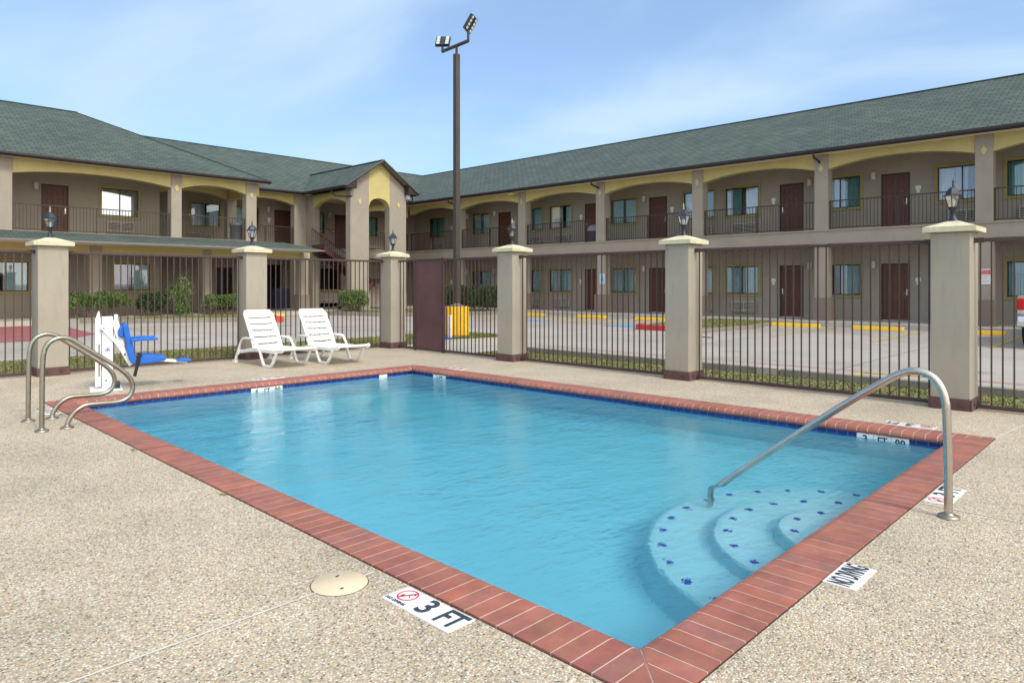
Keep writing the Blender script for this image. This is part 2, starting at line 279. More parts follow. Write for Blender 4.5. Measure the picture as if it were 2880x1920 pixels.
def m_water():
    m, t, b = new_mat('pool_water'); v = coord(t, (1, 1, 1), rot=(0, 0, R(45)))
    t.nodes.remove(b); o = t.nodes['Material Output']
    tr = t.nodes.new('ShaderNodeBsdfRefraction'); tr.inputs[0].default_value = (0.97, 0.99, 1.0, 1); tr.inputs['IOR'].default_value=1.333
    gl = t.nodes.new('ShaderNodeBsdfGlossy'); gl.inputs['Roughness'].default_value = 0.03; gl.inputs['Color'].default_value = (0.95, 0.98, 1, 1)
    fr = t.nodes.new('ShaderNodeFresnel'); fr.inputs['IOR'].default_value = 1.333
    mx = t.nodes.new('ShaderNodeMixShader'); t.links.new(fr.outputs[0], mx.inputs[0]); t.links.new(tr.outputs[0], mx.inputs[1]); t.links.new(gl.outputs[0], mx.inputs[2]); t.links.new(mx.outputs[0], o.inputs[0])
    va = t.nodes.new('ShaderNodeVolumeAbsorption'); va.inputs['Color'].default_value = (0.01, 0.82, 0.93, 1); va.inputs['Density'].default_value = 0.40; t.links.new(va.outputs[0], o.inputs['Volume'])
    vv = coord(t, (1.0, 1.9, 1), rot=(0, 0, R(50)))
    n1 = noise(t, vv, 2.4, 3, 0.5); n2 = noise(t, vv, 9.0, 3, 0.55)
    # calm towards the near corner, livelier in the middle: a broad patchiness
    np_ = noise(t, v, 0.35, 2, 0.5); rp = ramp(t, [(0.35, (0.25, 0.25, 0.25)), (0.6, (1, 1, 1))]); t.links.new(np_.outputs['Fac'], rp.inputs[0])
    a = t.nodes.new('ShaderNodeMath'); a.operation = 'MULTIPLY_ADD'; t.links.new(n2.outputs['Fac'], a.inputs[0]); a.inputs[1].default_value = 0.55; t.links.new(n1.outputs['Fac'], a.inputs[2])
    c = t.nodes.new('ShaderNodeMath'); c.operation = 'MULTIPLY'; t.links.new(a.outputs[0], c.inputs[0]); t.links.new(rp.outputs[0], c.inputs[1])
    bn = t.nodes.new('ShaderNodeBump'); bn.inputs['Strength'].default_value = 0.6; bn.inputs['Distance'].default_value = 0.042
    t.links.new(c.outputs[0], bn.inputs['Height']); t.links.new(bn.outputs[0], gl.inputs['Normal']); t.links.new(bn.outputs[0], fr.inputs['Normal'])
    b2 = t.nodes.new('ShaderNodeBump'); b2.inputs['Strength'].default_value = 0.28; b2.inputs['Distance'].default_value = 0.035
    t.links.new(c.outputs[0], b2.inputs['Height']); t.links.new(b2.outputs[0], tr.inputs['Normal']); return m
M['water'] = m_water()
def m_pane(name, base=0.22, tint=(0.75, 0.82, 0.82)):
    m, t, b = new_mat(name); t.nodes.remove(b); o = t.nodes['Material Output']
    tr = t.nodes.new('ShaderNodeBsdfTransparent'); tr.inputs[0].default_value = tint + (1,)
    gl = t.nodes.new('ShaderNodeBsdfGlossy'); gl.inputs['Roughness'].default_value = 0.02; gl.inputs['Color'].default_value = (0.92, 0.95, 1, 1)
    lw = t.nodes.new('ShaderNodeLayerWeight'); lw.inputs['Blend'].default_value = 0.35
    ma = t.nodes.new('ShaderNodeMath'); ma.operation = 'MULTIPLY_ADD'; ma.inputs[1].default_value = 0.6; ma.inputs[2].default_value = base; t.links.new(lw.outputs['Fresnel'], ma.inputs[0]); ma.use_clamp = True
    mx = t.nodes.new('ShaderNodeMixShader'); t.links.new(ma.outputs[0], mx.inputs[0]); t.links.new(tr.outputs[0], mx.inputs[1]); t.links.new(gl.outputs[0], mx.inputs[2])
    t.links.new(mx.outputs[0], o.inputs[0]); return m
M['pane'] = m_pane('window_glass', 0.15, (0.86, 0.92, 0.92))
M['mirrorpane'] = m_pane('sky_reflecting_glass', 0.5)
M['lanternglass'] = m_pane('lantern_glass', 0.16, (0.93, 0.95, 0.90))

# ------------------------------------------------------------------ mesh builder
class MB:
    def __init__(s): s.v = []; s.f = []; s.r = []; s.uv = []; s.sm = []; s.mi = []
    def add(s, vs, fs, r=None, uvs=None, smooth=False, mi=0):
        o = len(s.v); s.v += [tuple(v) for v in vs]
        for k, f in enumerate(fs):
            s.f.append([o + i for i in f]); s.r.append(random.random() if r is None else r); s.sm.append(smooth); s.mi.append(mi)
            s.uv.append(uvs[k] if uvs else None)
        return s
    def quad(s, a, b, c, d, r=None, uv=None, mi=0): return s.add([a, b, c, d], [(0, 1, 2, 3)], r, [uv] if uv else None, mi=mi)
    def box(s, x0, x1, y0, y1, z0, z1, r=None, mi=0):
        if r is None: r = random.random()
        vs = [(x, y, z) for z in (z0, z1) for y in (y0, y1) for x in (x0, x1)]
        return s.add(vs, [(0, 2, 3, 1), (4, 5, 7, 6), (0, 1, 5, 4), (2, 6, 7, 3), (0, 4, 6, 2), (1, 3, 7, 5)], r, mi=mi)
    def obox(s, c, ax, ay, az, r=None, mi=0):
        c = Vector(c); ax = Vector(ax); ay = Vector(ay); az = Vector(az)
        vs = [c + ax * i + ay * j + az * k for k in (-1, 1) for j in (-1, 1) for i in (-1, 1)]
        return s.add(vs, [(0, 2, 3, 1), (4, 5, 7, 6), (0, 1, 5, 4), (2, 6, 7, 3), (0, 4, 6, 2), (1, 3, 7, 5)], random.random() if r is None else r, mi=mi)
    def bar(s, a, b, wdt, h, up=(0, 0, 1)):
        a = Vector(a); b = Vector(b); d = (b - a).normalized(); u = Vector(up); sx = d.cross(u)
        if sx.length < 1e-4: sx = d.cross(Vector((1, 0, 0)))
        sx.normalize(); uu = sx.cross(d).normalized()
        return s.obox((a + b) / 2, (b - a) / 2, sx * wdt / 2, uu * h / 2)
    def prism(s, poly, fn, d0, d1, r=None, cap=True, mi=0):
        """poly: 2D outline; fn(u,v,d)->3D; extruded from d0 to d1"""
        n = len(poly); vs = [fn(u, v, d0) for u, v in poly] + [fn(u, v, d1) for u, v in poly]
        fs = [(i, (i + 1) % n, n + (i + 1) % n, n + i) for i in range(n)]
        if cap: fs += [tuple(range(n))[::-1], tuple(range(n, 2 * n))]
        return s.add(vs, fs, random.random() if r is None else r, mi=mi)
    def strip(s, top, bot, fn, d0, d1, r=None):
        """solid between two polylines of the same count (arched beams)"""
        n = len(top)
        for i in range(n - 1):
            P = [top[i], top[i + 1], bot[i + 1], bot[i]]
            a = [fn(u, v, d0) for u, v in P]; b = [fn(u, v, d1) for u, v in P]
            s.add(a + b, [(0, 1, 2, 3), (7, 6, 5, 4), (3, 2, 6, 7), (0, 4, 5, 1)] + ([(0, 3, 7, 4)] if i == 0 else []) + ([(1, 5, 6, 2)] if i == n - 2 else []), 0.5 if r is None else r)
        return s
    def tube(s, pts, rad, seg=12, cap=True, r=None):
        pts = [Vector(p) for p in pts]; n = len(pts); rs = rad if isinstance(rad, (list, tuple)) else [rad] * n
        vs = []; t0 = (pts[1] - pts[0]).normalized()
        ref = Vector((0, 0, 1)) if abs(t0.z) < 0.9 else Vector((1, 0, 0)); nx = t0.cross(ref).normalized()
        for i in range(n):
            t = (pts[min(i + 1, n - 1)] - pts[max(i - 1, 0)]).normalized()
            nx = (nx - t * nx.dot(t)).normalized(); ny = t.cross(nx)
            for k in range(seg):
                a = 2 * PI * k / seg; vs.append(pts[i] + (nx * math.cos(a) + ny * math.sin(a)) * rs[i])
        fs = [(i * seg + k, i * seg + (k + 1) % seg, (i + 1) * seg + (k + 1) % seg, (i + 1) * seg + k) for i in range(n - 1) for k in range(seg)]
        rr = random.random() if r is None else r
        s.add(vs, fs, rr, smooth=True)
        if cap: s.add(vs[:seg], [tuple(range(seg))[::-1]], rr); s.add(vs[-seg:], [tuple(range(seg))], rr)
        return s
    def lathe(s, c, prof, seg=24, smooth=True, rot=0, sq=False):
        """prof: [(radius, z)...] about the vertical through c"""
        c = Vector(c); vs = []
        for rad, z in prof:
            for k in range(seg):
                a = 2 * PI * (k + (0.5 if sq else 0)) / seg + rot; vs.append(c + Vector((rad * math.cos(a), rad * math.sin(a), z)))
        n = len(prof); fs = [(i * seg + k, i * seg + (k + 1) % seg, (i + 1) * seg + (k + 1) % seg, (i + 1) * seg + k) for i in range(n - 1) for k in range(seg)]
        rr = random.random(); s.add(vs, fs, rr, smooth=smooth)
        s.add(vs[:seg], [tuple(range(seg))[::-1]], rr); s.add(vs[-seg:], [tuple(range(seg))], rr); return s
    def build(s, name, mat, parent=None, loc=(0, 0, 0), rot=(0, 0, 0), bevel=0, recalc=True, segs=2):
        me = bpy.data.meshes.new(name); me.from_pydata(s.v, [], s.f); me.update()
        for i, p in enumerate(me.polygons): p.use_smooth = s.sm[i]; p.material_index = s.mi[i]
        a = me.attributes.new('rnd', 'FLOAT', 'FACE'); a.data.foreach_set('value', s.r)
        if any(u is not None for u in s.uv):
            ul = me.uv_layers.new(name='UVMap'); k = 0
            for i, f in enumerate(s.f):
                for j in range(len(f)):
                    if s.uv[i]: ul.data[k].uv = s.uv[i][j]
                    k += 1
        for m in (mat if isinstance(mat, (list, tuple)) else [mat]): me.materials.append(M[m] if isinstance(m, str) else m)
        bm = bmesh.new(); bm.from_mesh(me)
        if recalc and not any(u is not None for u in s.uv): bmesh.ops.recalc_face_normals(bm, faces=bm.faces)
        bm.to_mesh(me); bm.free()
        o = bpy.data.objects.new(name, me); COL.objects.link(o)
        o.location = loc; o.rotation_euler = rot
        if parent: o.parent = parent
        if bevel:
            md = o.modifiers.new('bevel', 'BEVEL'); md.width = bevel; md.segments = segs; md.limit_method = 'ANGLE'; md.angle_limit = R(35)
        return o
def thing(name, label, cat, loc=(0, 0, 0), rz=0, group=None):
    o = bpy.data.objects.new(name, None); COL.objects.link(o); o.location = loc; o.rotation_euler = (0, 0, rz); o.empty_display_size = 0.2
    o['label'] = label; o['category'] = cat
    if group: o['group'] = group
    return o
def tag(o, label, cat, group=None):
    o['label'] = label; o['category'] = cat
    if group: o['group'] = group
    return o
def struct(o): o['kind'] = 'structure'; return o
def link_copy(o, parent, loc=None, rot=None):
    c = o.copy(); COL.objects.link(c); c.parent = parent
    if loc is not None: c.location = loc
    if rot is not None: c.rotation_euler = rot
    for ch in list(o.children): link_copy(ch, c)
    return c
def dup(root, loc, rz, label):
    c = root.copy(); COL.objects.link(c); c.location = loc; c.rotation_euler = (0, 0, rz); c['label'] = label
    for ch in list(root.children): link_copy(ch, c)
    return c
TC = {}
def text_mesh(s, size, thick=0.0012, bold=0.0, squash=1.0):
    key = (s, size, bold, squash)
    if key in TC: return TC[key]
    cu = bpy.data.curves.new('t', 'FONT'); cu.body = s; cu.size = size; cu.align_x = 'CENTER'; cu.align_y = 'CENTER'; cu.extrude = thick; cu.offset = bold; cu.resolution_u = 4
    o = bpy.data.objects.new('t', cu); COL.objects.link(o); dg = bpy.context.evaluated_depsgraph_get(); me = bpy.data.meshes.new_from_object(o.evaluated_get(dg))
    for v in me.vertices: v.co.x *= squash
    bpy.data.objects.remove(o); bpy.data.curves.remove(cu); TC[key] = me; return me
def lettering(s, size, mat, parent, loc, rot=(0, 0, 0), bold=0.0, squash=1.0, thick=0.0012, name='lettering'):
    me = text_mesh(s, size, thick, bold, squash).copy(); me.name = name; me.materials.clear(); me.materials.append(M[mat])
    o = bpy.data.objects.new(name, me); COL.objects.link(o); o.parent = parent; o.location = loc; o.rotation_euler = rot; return o
FY = lambda y0: (lambda u, v, d: (u, y0 + d, v))      # wall facing -Y
FX = lambda x0: (lambda u, v, d: (x0 + d, u, v))      # wall facing -X

# ================================================================== GROUND
PC = [Vector((2.06, 1.265, 0)), Vector((7.82, 1.235, 0)), Vector((7.72, 9.80, 0)), Vector((2.15, 10.0, 0))]   # coping, outer corners
cen = sum(PC, Vector()) / 4
def inset(P, d):
    n = len(P); res = []
    for i in range(n):
        a, b, c = P[i - 1], P[i], P[(i + 1) % n]; e1 = (b - a).normalized(); e2 = (c - b).normalized()
        n1 = Vector((-e1.y, e1.x, 0)); n2 = Vector((-e2.y, e2.x, 0)); k = (n1 + n2) / (1 + n1.dot(n2)); res.append(b + k * d)
    return res
CI = inset(PC, 0.30)      # coping lip
WI = inset(PC, 0.275)     # pool wall
def ring(mb, A, B, z, zb=None):
    n = len(A)
    for i in range(n):
        j = (i + 1) % n; mb.quad((A[i].x, A[i].y, z), (A[j].x, A[j].y, z), (B[j].x, B[j].y, z if zb is None else zb), (B[i].x, B[i].y, z if zb is None else zb), 0.5)
DK = [Vector((-14, -14, 0)), Vector((9.78, -14, 0)), Vector((9.78, 13.18, 0)), Vector((-14, 13.18, 0))]
LOT = [Vector((-900, -900, 0)), Vector((900, -900, 0)), Vector((900, 900, 0)), Vector((-900, 900, 0))]
d = MB(); ring(d, DK, inset(PC, -0.012), 0.0)
for i in range(4):
    a, b = DK[i], DK[(i + 1) % 4]; d.quad((a.x, a.y, -0.2), (b.x, b.y, -0.2), (b.x, b.y, 0), (a.x, a.y, 0))
struct(d.build('pool_deck', 'pebble'))
g = MB(); ring(g, LOT, DK, -0.03); struct(g.build('parking_lot', 'concrete'))
# dark expansion gap round the coping
s = MB(); ring(s, inset(PC, -0.014), inset(PC, 0.004), -0.006); struct(s.build('expansion_joint', 'jointdark'))
# sealed joints in the deck
def joint(name, a, b, wd=0.012):
    a = Vector(a + (0.003,)); b = Vector(b + (0.003,)); dd = (b - a).normalized(); n = Vector((-dd.y, dd.x, 0)) * wd / 2
    m = MB(); N = max(2, int((b - a).length / 0.25))
    for i in range(N):
        p = a.lerp(b, i / N); q = a.lerp(b, (i + 1) / N); m.quad(p - n, q - n, q + n, p + n)
    return struct(m.build(name, 'joint'))
joint('deck_joint', (2.04, 2.915), (-6, 2.86)); joint('deck_joint', (7.835, 1.232), (9.75, 1.03)); joint('deck_joint', (5.17, 1.23), (5.20, -6))
joint('deck_joint', (5.17, 9.95), (5.17, 12.9), 0.006)

# ------------------------------------------------------------------ pool
pool = thing('swimming_pool', 'rectangular swimming pool with a red brick edge and turquoise plaster', 'swimming pool', (cen.x, cen.y, -1.3))
pl = -pool.location
def along(i): return PC[i], PC[(i + 1) % 4], CI[i], CI[(i + 1) % 4]
bk = MB(); mo = MB(); mt = MB()
prof = [(0.0, -0.065)] + [(0.245 * q_ / 12, 0.004) for q_ in range(13)] + [ (0.275, -0.002), (0.295, -0.018), (0.302, -0.038), (0.296, -0.055), (0.283, -0.065)]
for i in range(4):
    a, b = PC[i], PC[(i + 1) % 4]; L = (b - a).length; e = (b - a).normalized(); n = Vector((-e.y, e.x, 0)); nb = int(round(L / 0.102)); wd = L / nb
    for k in range(nb):
        u0 = k * wd + 0.0034; u1 = (k + 1) * wd - 0.0034; rv = random.random(); jz = random.uniform(-0.0001, 0.0012)
        # mitre: each brick is clipped by the 45 degree corner lines
        def P(u, t, z):
            u = min(max(u, t * 1.0 + 0.005), L - t * 1.0 - 0.005); return a + e * u + n * t + Vector((0, 0, z + jz))
        vs = [P(u0, t, z) for t, z in prof] + [P(u1, t, z) for t, z in prof]; m_ = len(prof)
        vs += [P(u0, t, -0.066) for t, z in prof] + [P(u1, t, -0.066) for t, z in prof]
        fs = [(q, q + 1, m_ + q + 1, m_ + q) for q in range(m_ - 1)] + [(q, q + 1, 2 * m_ + q + 1, 2 * m_ + q) for q in range(1, m_ - 1)] + [(m_ + q, m_ + q + 1, 3 * m_ + q + 1, 3 * m_ + q) for q in range(1, m_ - 1)]
        bk.add(vs, fs, rv)
    def Q(u, t, z): return a + e * min(max(u, t), L - t) + n * t + Vector((0, 0, z))
    pr2 = [(0.0005, -0.06), (0.0005, 0.0036), (0.245, 0.0036), (0.2748, -0.0024), (0.2945, -0.0183), (0.3012, -0.038), (0.2953, -0.0548), (0.282, -0.064)]
    for q in range(len(pr2) - 1):
        mo.quad(Q(0, *pr2[q]), Q(0, *pr2[q + 1]), Q(L, *pr2[q + 1]), Q(L, *pr2[q]))
cop = bk.build('brick_coping', 'brick', pool, pl); mo.build('mortar_bed', 'mortar', cop)
tb = MB()
for i in range(4):
    a, b = WI[i], WI[(i + 1) % 4]; L = (b - a).length
    tb.quad((a.x, a.y, -0.165), (b.x, b.y, -0.165), (b.x, b.y, -0.055), (a.x, a.y, -0.055), uv=[(0, -0.109), (L, -0.109), (L, 0.0005), (0, 0.0005)])
tb.build('waterline_tiles', 'bluetile', pool, pl)
def depth(p): return -1.0 - 0.75 * max(0, min(1, (p.y - 1.5) / 8.2))
FL = inset(PC, 0.45)
bs_ = MB()
for i in range(4):
    a, b = WI[i], WI[(i + 1) % 4]; c, dd = FL[(i + 1) % 4], FL[i]; za, zb = depth(a), depth(b)
    bs_.quad((a.x, a.y, za + 0.18), (b.x, b.y, zb + 0.18), (b.x, b.y, -0.165), (a.x, a.y, -0.165))
    bs_.quad((dd.x, dd.y, za), (c.x, c.y, zb), (b.x, b.y, zb + 0.18), (a.x, a.y, za + 0.18))
bs_.quad(*[(p.x, p.y, depth(p)) for p in FL])
bs_.build('pool_basin', 'plaster', pool, pl)
# rounded entry steps against the near wall
SC = Vector((4.84, WI[0].y + (WI[1].y - WI[0].y) * 0.5, 0))
for rad, zt in ((1.36, -0.70), (0.92, -0.52), (0.50, -0.34)):
    m = MB(); n = 36; arc = [(SC.x + rad * math.cos(PI * k / n), SC.y - 0.02 + rad * math.sin(PI * k / n)) for k in range(n + 1)]
    pr = [(0.0, 0.0), (0.035, -0.008), (0.05, -0.03), (0.17, -0.8)]
    rings = [[(SC.x + (rad - 0.05 + o_) * math.cos(PI * k / n), SC.y - 0.02 + (rad - 0.05 + o_) * math.sin(PI * k / n), zt + z_) for k in range(n + 1)] for o_, z_ in pr]
    m.add([(SC.x, SC.y - 0.02, zt)] + rings[0], [(0, k + 1, k + 2) for k in range(n)], 0.5)
    for q in range(3): m.add(rings[q] + rings[q + 1], [(k, k + 1, n + 2 + k, n + 1 + k) for k in range(n)], 0.5, smooth=True)
    so = m.build('entry_step', 'plaster', pool, pl)
    nd = max(4, int(rad * PI / 0.27)); 
    for k in range(nd):
        dm = MB()
        aa = PI * (k + 0.5) / nd; c = Vector((SC.x + (rad - 0.10) * math.cos(aa), SC.y - 0.02 + (rad - 0.10) * math.sin(aa), zt + 0.004))
        rr = Vector((math.cos(aa), math.sin(aa), 0)); tt = Vector((-rr.y, rr.x, 0)); dm.obox(c, rr * 0.022, tt * 0.022, (0, 0, 0.003))
        dm.build('marker_tile', 'dot', so)
wt = MB(); wl = inset(PC, 0.2755)
NX = 1
wt.quad(*[(p.x, p.y, -0.108) for p in wl]); struct(wt.build('water', 'water', recalc=False))

# depth markers and warning tiles: word cards of ceramic tile let into the deck / waterline
def ring_mesh(mb, c, r0, r1, z, seg=28, h=0.0012):
    for k in range(seg):
        a0 = 2 * PI * k / seg; a1 = 2 * PI * (k + 1) / seg
        mb.quad((c[0] + r0 * math.cos(a0), c[1] + r0 * math.sin(a0), z), (c[0] + r1 * math.cos(a0), c[1] + r1 * math.sin(a0), z), (c[0] + r1 * math.cos(a1), c[1] + r1 * math.sin(a1), z), (c[0] + r0 * math.cos(a1), c[1] + r0 * math.sin(a1), z))
def depth_tile(label, loc, rz, word, scale=1.0):
    t = thing('depth_marker_tile', label, 'depth marker', loc, rz, 'depth markers set in the deck')
    m = MB()
    for k in range(3): m.box(-0.235 + k * 0.157, -0.235 + (k + 1) * 0.157 - 0.004, -0.078, 0.078, -0.01, 0.006)
    tl = m.build('tile', 'tilew', t, bevel=0.002)
    rg = MB(); c = (-0.157, 0.014); ring_mesh(rg, c, 0.044, 0.053, 0.0072)
    a = R(62); rg.obox((c[0], c[1], 0.0072), (math.cos(a) * 0.045, math.sin(a) * 0.045, 0), (-math.sin(a) * 0.0055, math.cos(a) * 0.0055, 0), (0, 0, 0.0004))
    rg.build('prohibition_ring', 'inkred', t)
    dv = MB()   # small diver pictogram
    for p, q, wd in (((-0.185, -0.008), (-0.160, 0.012), 0.008), ((-0.160, 0.012), (-0.142, 0.030), 0.009), ((-0.150, 0.020), (-0.135, 0.004), 0.005), ((-0.185, -0.008), (-0.178, 0.012), 0.005)):
        dv.bar((p[0], p[1], 0.0068), (q[0], q[1], 0.0068), wd, 0.0006)
    dv.lathe((-0.134, 0.038, 0.0062), [(0.006, 0), (0.006, 0.0012)], 10, False); dv.build('diver_symbol', 'ink', t)
    lettering('NO DIVING', 0.026, 'ink', t, (-0.157, -0.058, 0.0068), bold=0.0006)
    lettering(word.split()[0], 0.172, 'ink', t, (-0.002, 0.0, 0.0068), bold=0.0035, squash=0.95)
    lettering(word.split()[1], 0.172, 'ink', t, (0.158, 0.0, 0.0068), bold=0.0035, squash=0.72)
    return t
depth_tile('3 FT depth marker with NO DIVING symbol beside the round cream lid', (1.968, 2.415, 0), R(-90.5), '3 FT')
depth_tile('3 FT depth marker with red ring behind the foot of the single stair rail', (5.47, 1.145, 0), R(0), '3 FT')
depth_tile('depth marker on the deck past the pool edge, nearest the wide right-hand pillar', (7.93, 1.98, 0), R(90), '3 FT')
depth_tile('4 FT depth marker on the deck between pool lift and loungers', (5.05, 10.0, 0), R(178), '4 FT')
depth_tile('depth marker on the deck at the far pool corner, before the maroon gate', (7.84, 8.9, 0), R(90), '4 FT')
depth_tile('depth marker on the deck behind the upright legs of the paired handrails', (2.03, 9.27, 0), R(-90), '4 FT')
nd = thing('warning_tile', 'square white NO DIVING tile in the deck right of the pool steps', 'warning tile', (3.64, 1.172, 0), R(0))
m = MB(); m.box(-0.158, 0.158, -0.078, 0.076, -0.01, 0.006); m.build('tile', 'tilew', nd, bevel=0.002)
lettering('NO DIVING', 0.150, 'ink', nd, (0.0, 0.0, 0.0068), bold=0.0022, squash=0.385)
def water_tile(label, p, q, word, extra):
    """white ceramic strip on the waterline between wall points p and q"""
    p = Vector(p); q = Vector(q); e = (q - p).normalized(); L = (q - p).length; n = Vector((-e.y, e.x, 0))
    t = thing('waterline_depth_marker', label, 'depth marker', (p.x + e.x * L / 2 + n.x * 0.004, p.y + e.y * L / 2 + n.y * 0.004, -0.118), math.atan2(e.y, e.x), 'depth markers on the waterline')
    m = MB(); k = max(1, int(round(L / 0.155)))
    for i in range(k): m.box(-L / 2 + i * L / k + 0.002, -L / 2 + (i + 1) * L / k - 0.002, -0.003, 0.003, -0.062, 0.062)
    m.build('tile', 'tilew', t)
    # the wall's inside face looks along +n; text must read from there
    if k >= 3:
        for j, (s_, wd) in enumerate(zip(word, (1, 0.82, 0.9))): lettering(s_, 0.105, 'ink', t, (L / 2 - (j + 0.5) * L / 3, 0.0045, -0.004), (PI / 2, 0, PI), bold=0.002, squash=wd)
    elif word[0]: lettering(word[0], 0.09, 'ink', t, (0, 0.0045, -0.004), (PI / 2, 0, PI), bold=0.002)
    return t
wa, wb = WI[1], WI[2]; ee = (wb - wa).normalized()
water_tile('white 3 FT marker half under water on the blue tiles near the stair rail', wa + ee * (1.88 - wa.y), wa + ee * (2.36 - wa.y), ('3', 'FT', '00'), 1)
water_tile('small white depth marker on blue tiles just right of the far pool corner', wa + ee * (8.66 - wa.y), wa + ee * (8.98 - wa.y), ('4 FT',), 1)
wa, wb = WI[2], WI[3]; ee = (wb - wa).normalized()
water_tile('white 4 FT marker on the far blue tiles, before the left lounger', wa + ee * (wa.x - 5.08), wa + ee * (wa.x - 4.60), ('4', 'FT', '00'), 1)
water_tile('blank white tile on the far blue tiles, left of the far corner', wa + ee * (wa.x - 6.93), wa + ee * (wa.x - 6.77), ('',), 1)
t = thing('skimmer_lid', 'round cream plastic lid with two finger holes in the deck', 'skimmer lid', (1.842, 2.925, 0))
m = MB(); m.lathe((0, 0, 0), [(0.135, -0.02), (0.135, 0.002), (0.131, 0.006), (0.0001, 0.007)], 40); m.build('lid', 'manhole', t)
m = MB(); m.lathe((0, 0, 0), [(0.139, -0.02), (0.139, 0.001)], 40, False); m.build('rim', 'jointdark', t)
for sx in (-1, 1):
    m = MB(); m.obox((sx * 0.03, sx * 0.068, 0.0072), (0.009, 0.003, 0), (-0.002, 0.005, 0), (0, 0, 0.0005)); m.build('finger_hole', 'hole', t)

# ------------------------------------------------------------------ handrails
def catmull(P, n=4):
    P = [Vector(p) for p in P]; out_ = []
    for i in range(len(P) - 1):
        p0, p1, p2, p3 = P[max(i - 1, 0)], P[i], P[i + 1], P[min(i + 2, len(P) - 1)]
        for k in range(n):
            u = k / n; out_.append(0.5 * ((2 * p1) + (p2 - p0) * u + (2 * p0 - 5 * p1 + 4 * p2 - p3) * u * u + (3 * p1 - p0 - 3 * p2 + p3) * u ** 3))
    return out_ + [P[-1]]
PR = [(0, 0), (0.002, 0.3), (0.006, 0.62), (0.022, 0.79), (0.07, 0.873), (0.137, 0.905), (0.20, 0.905), (0.265, 0.88), (0.345, 0.818), (0.55, 0.665), (0.68, 0.565), (0.765, 0.482), (0.813, 0.395), (0.817, 0.315), (0.782, 0.25), (0.72, 0.216), (0.634, 0.208), (0.50, 0.212), (0.383, 0.210), (0.311, 0.177), (0.255, 0.12), (0.222, 0.055), (0.215, 0.0)]
def flange(mb, c): mb.lathe(c, [(0.062, 0), (0.062, 0.008), (0.052, 0.017), (0.032, 0.02), (0.028, 0.03)], 24)
g1 = thing('handrail', 'nearer of two looped steel handrails by the left end of the pool', 'handrail', (1.71, 8.03, 0), 0, 'paired pool handrails')
MB().tube(catmull([(x, 0, z) for x, z in PR]), 0.0235, 16).build('rail_tube', 'steelold', g1)
for x in (0, 0.215): m = MB(); flange(m, (x, 0, 0.002)); m.build('flange', 'steelold', g1)
dup(g1, (1.735, 8.715, 0), 0, 'farther of two looped steel handrails, partly behind its twin')
g2 = thing('stair_rail', 'single steel stair rail arching from the deck down into the pool steps', 'handrail', (4.974, 1.024, 0))
SR = [(0, 0), (0.003, 0.338), (0.010, 0.64), (0.020, 0.735), (0.042, 0.805), (0.087, 0.862), (0.145, 0.888), (0.201, 0.89), (0.257, 0.872), (0.343, 0.822), (0.648, 0.600), (1.101, 0.240), (1.47, -0.06), (1.56, -0.16), (1.60, -0.26), (1.605, -0.68)]
MB().tube(catmull([(0, y, z) for y, z in SR]), 0.0245, 18).build('rail_tube', 'steel', g2)
m = MB(); flange(m, (0, 0, 0.002)); m.build('flange', 'steelold', g2)

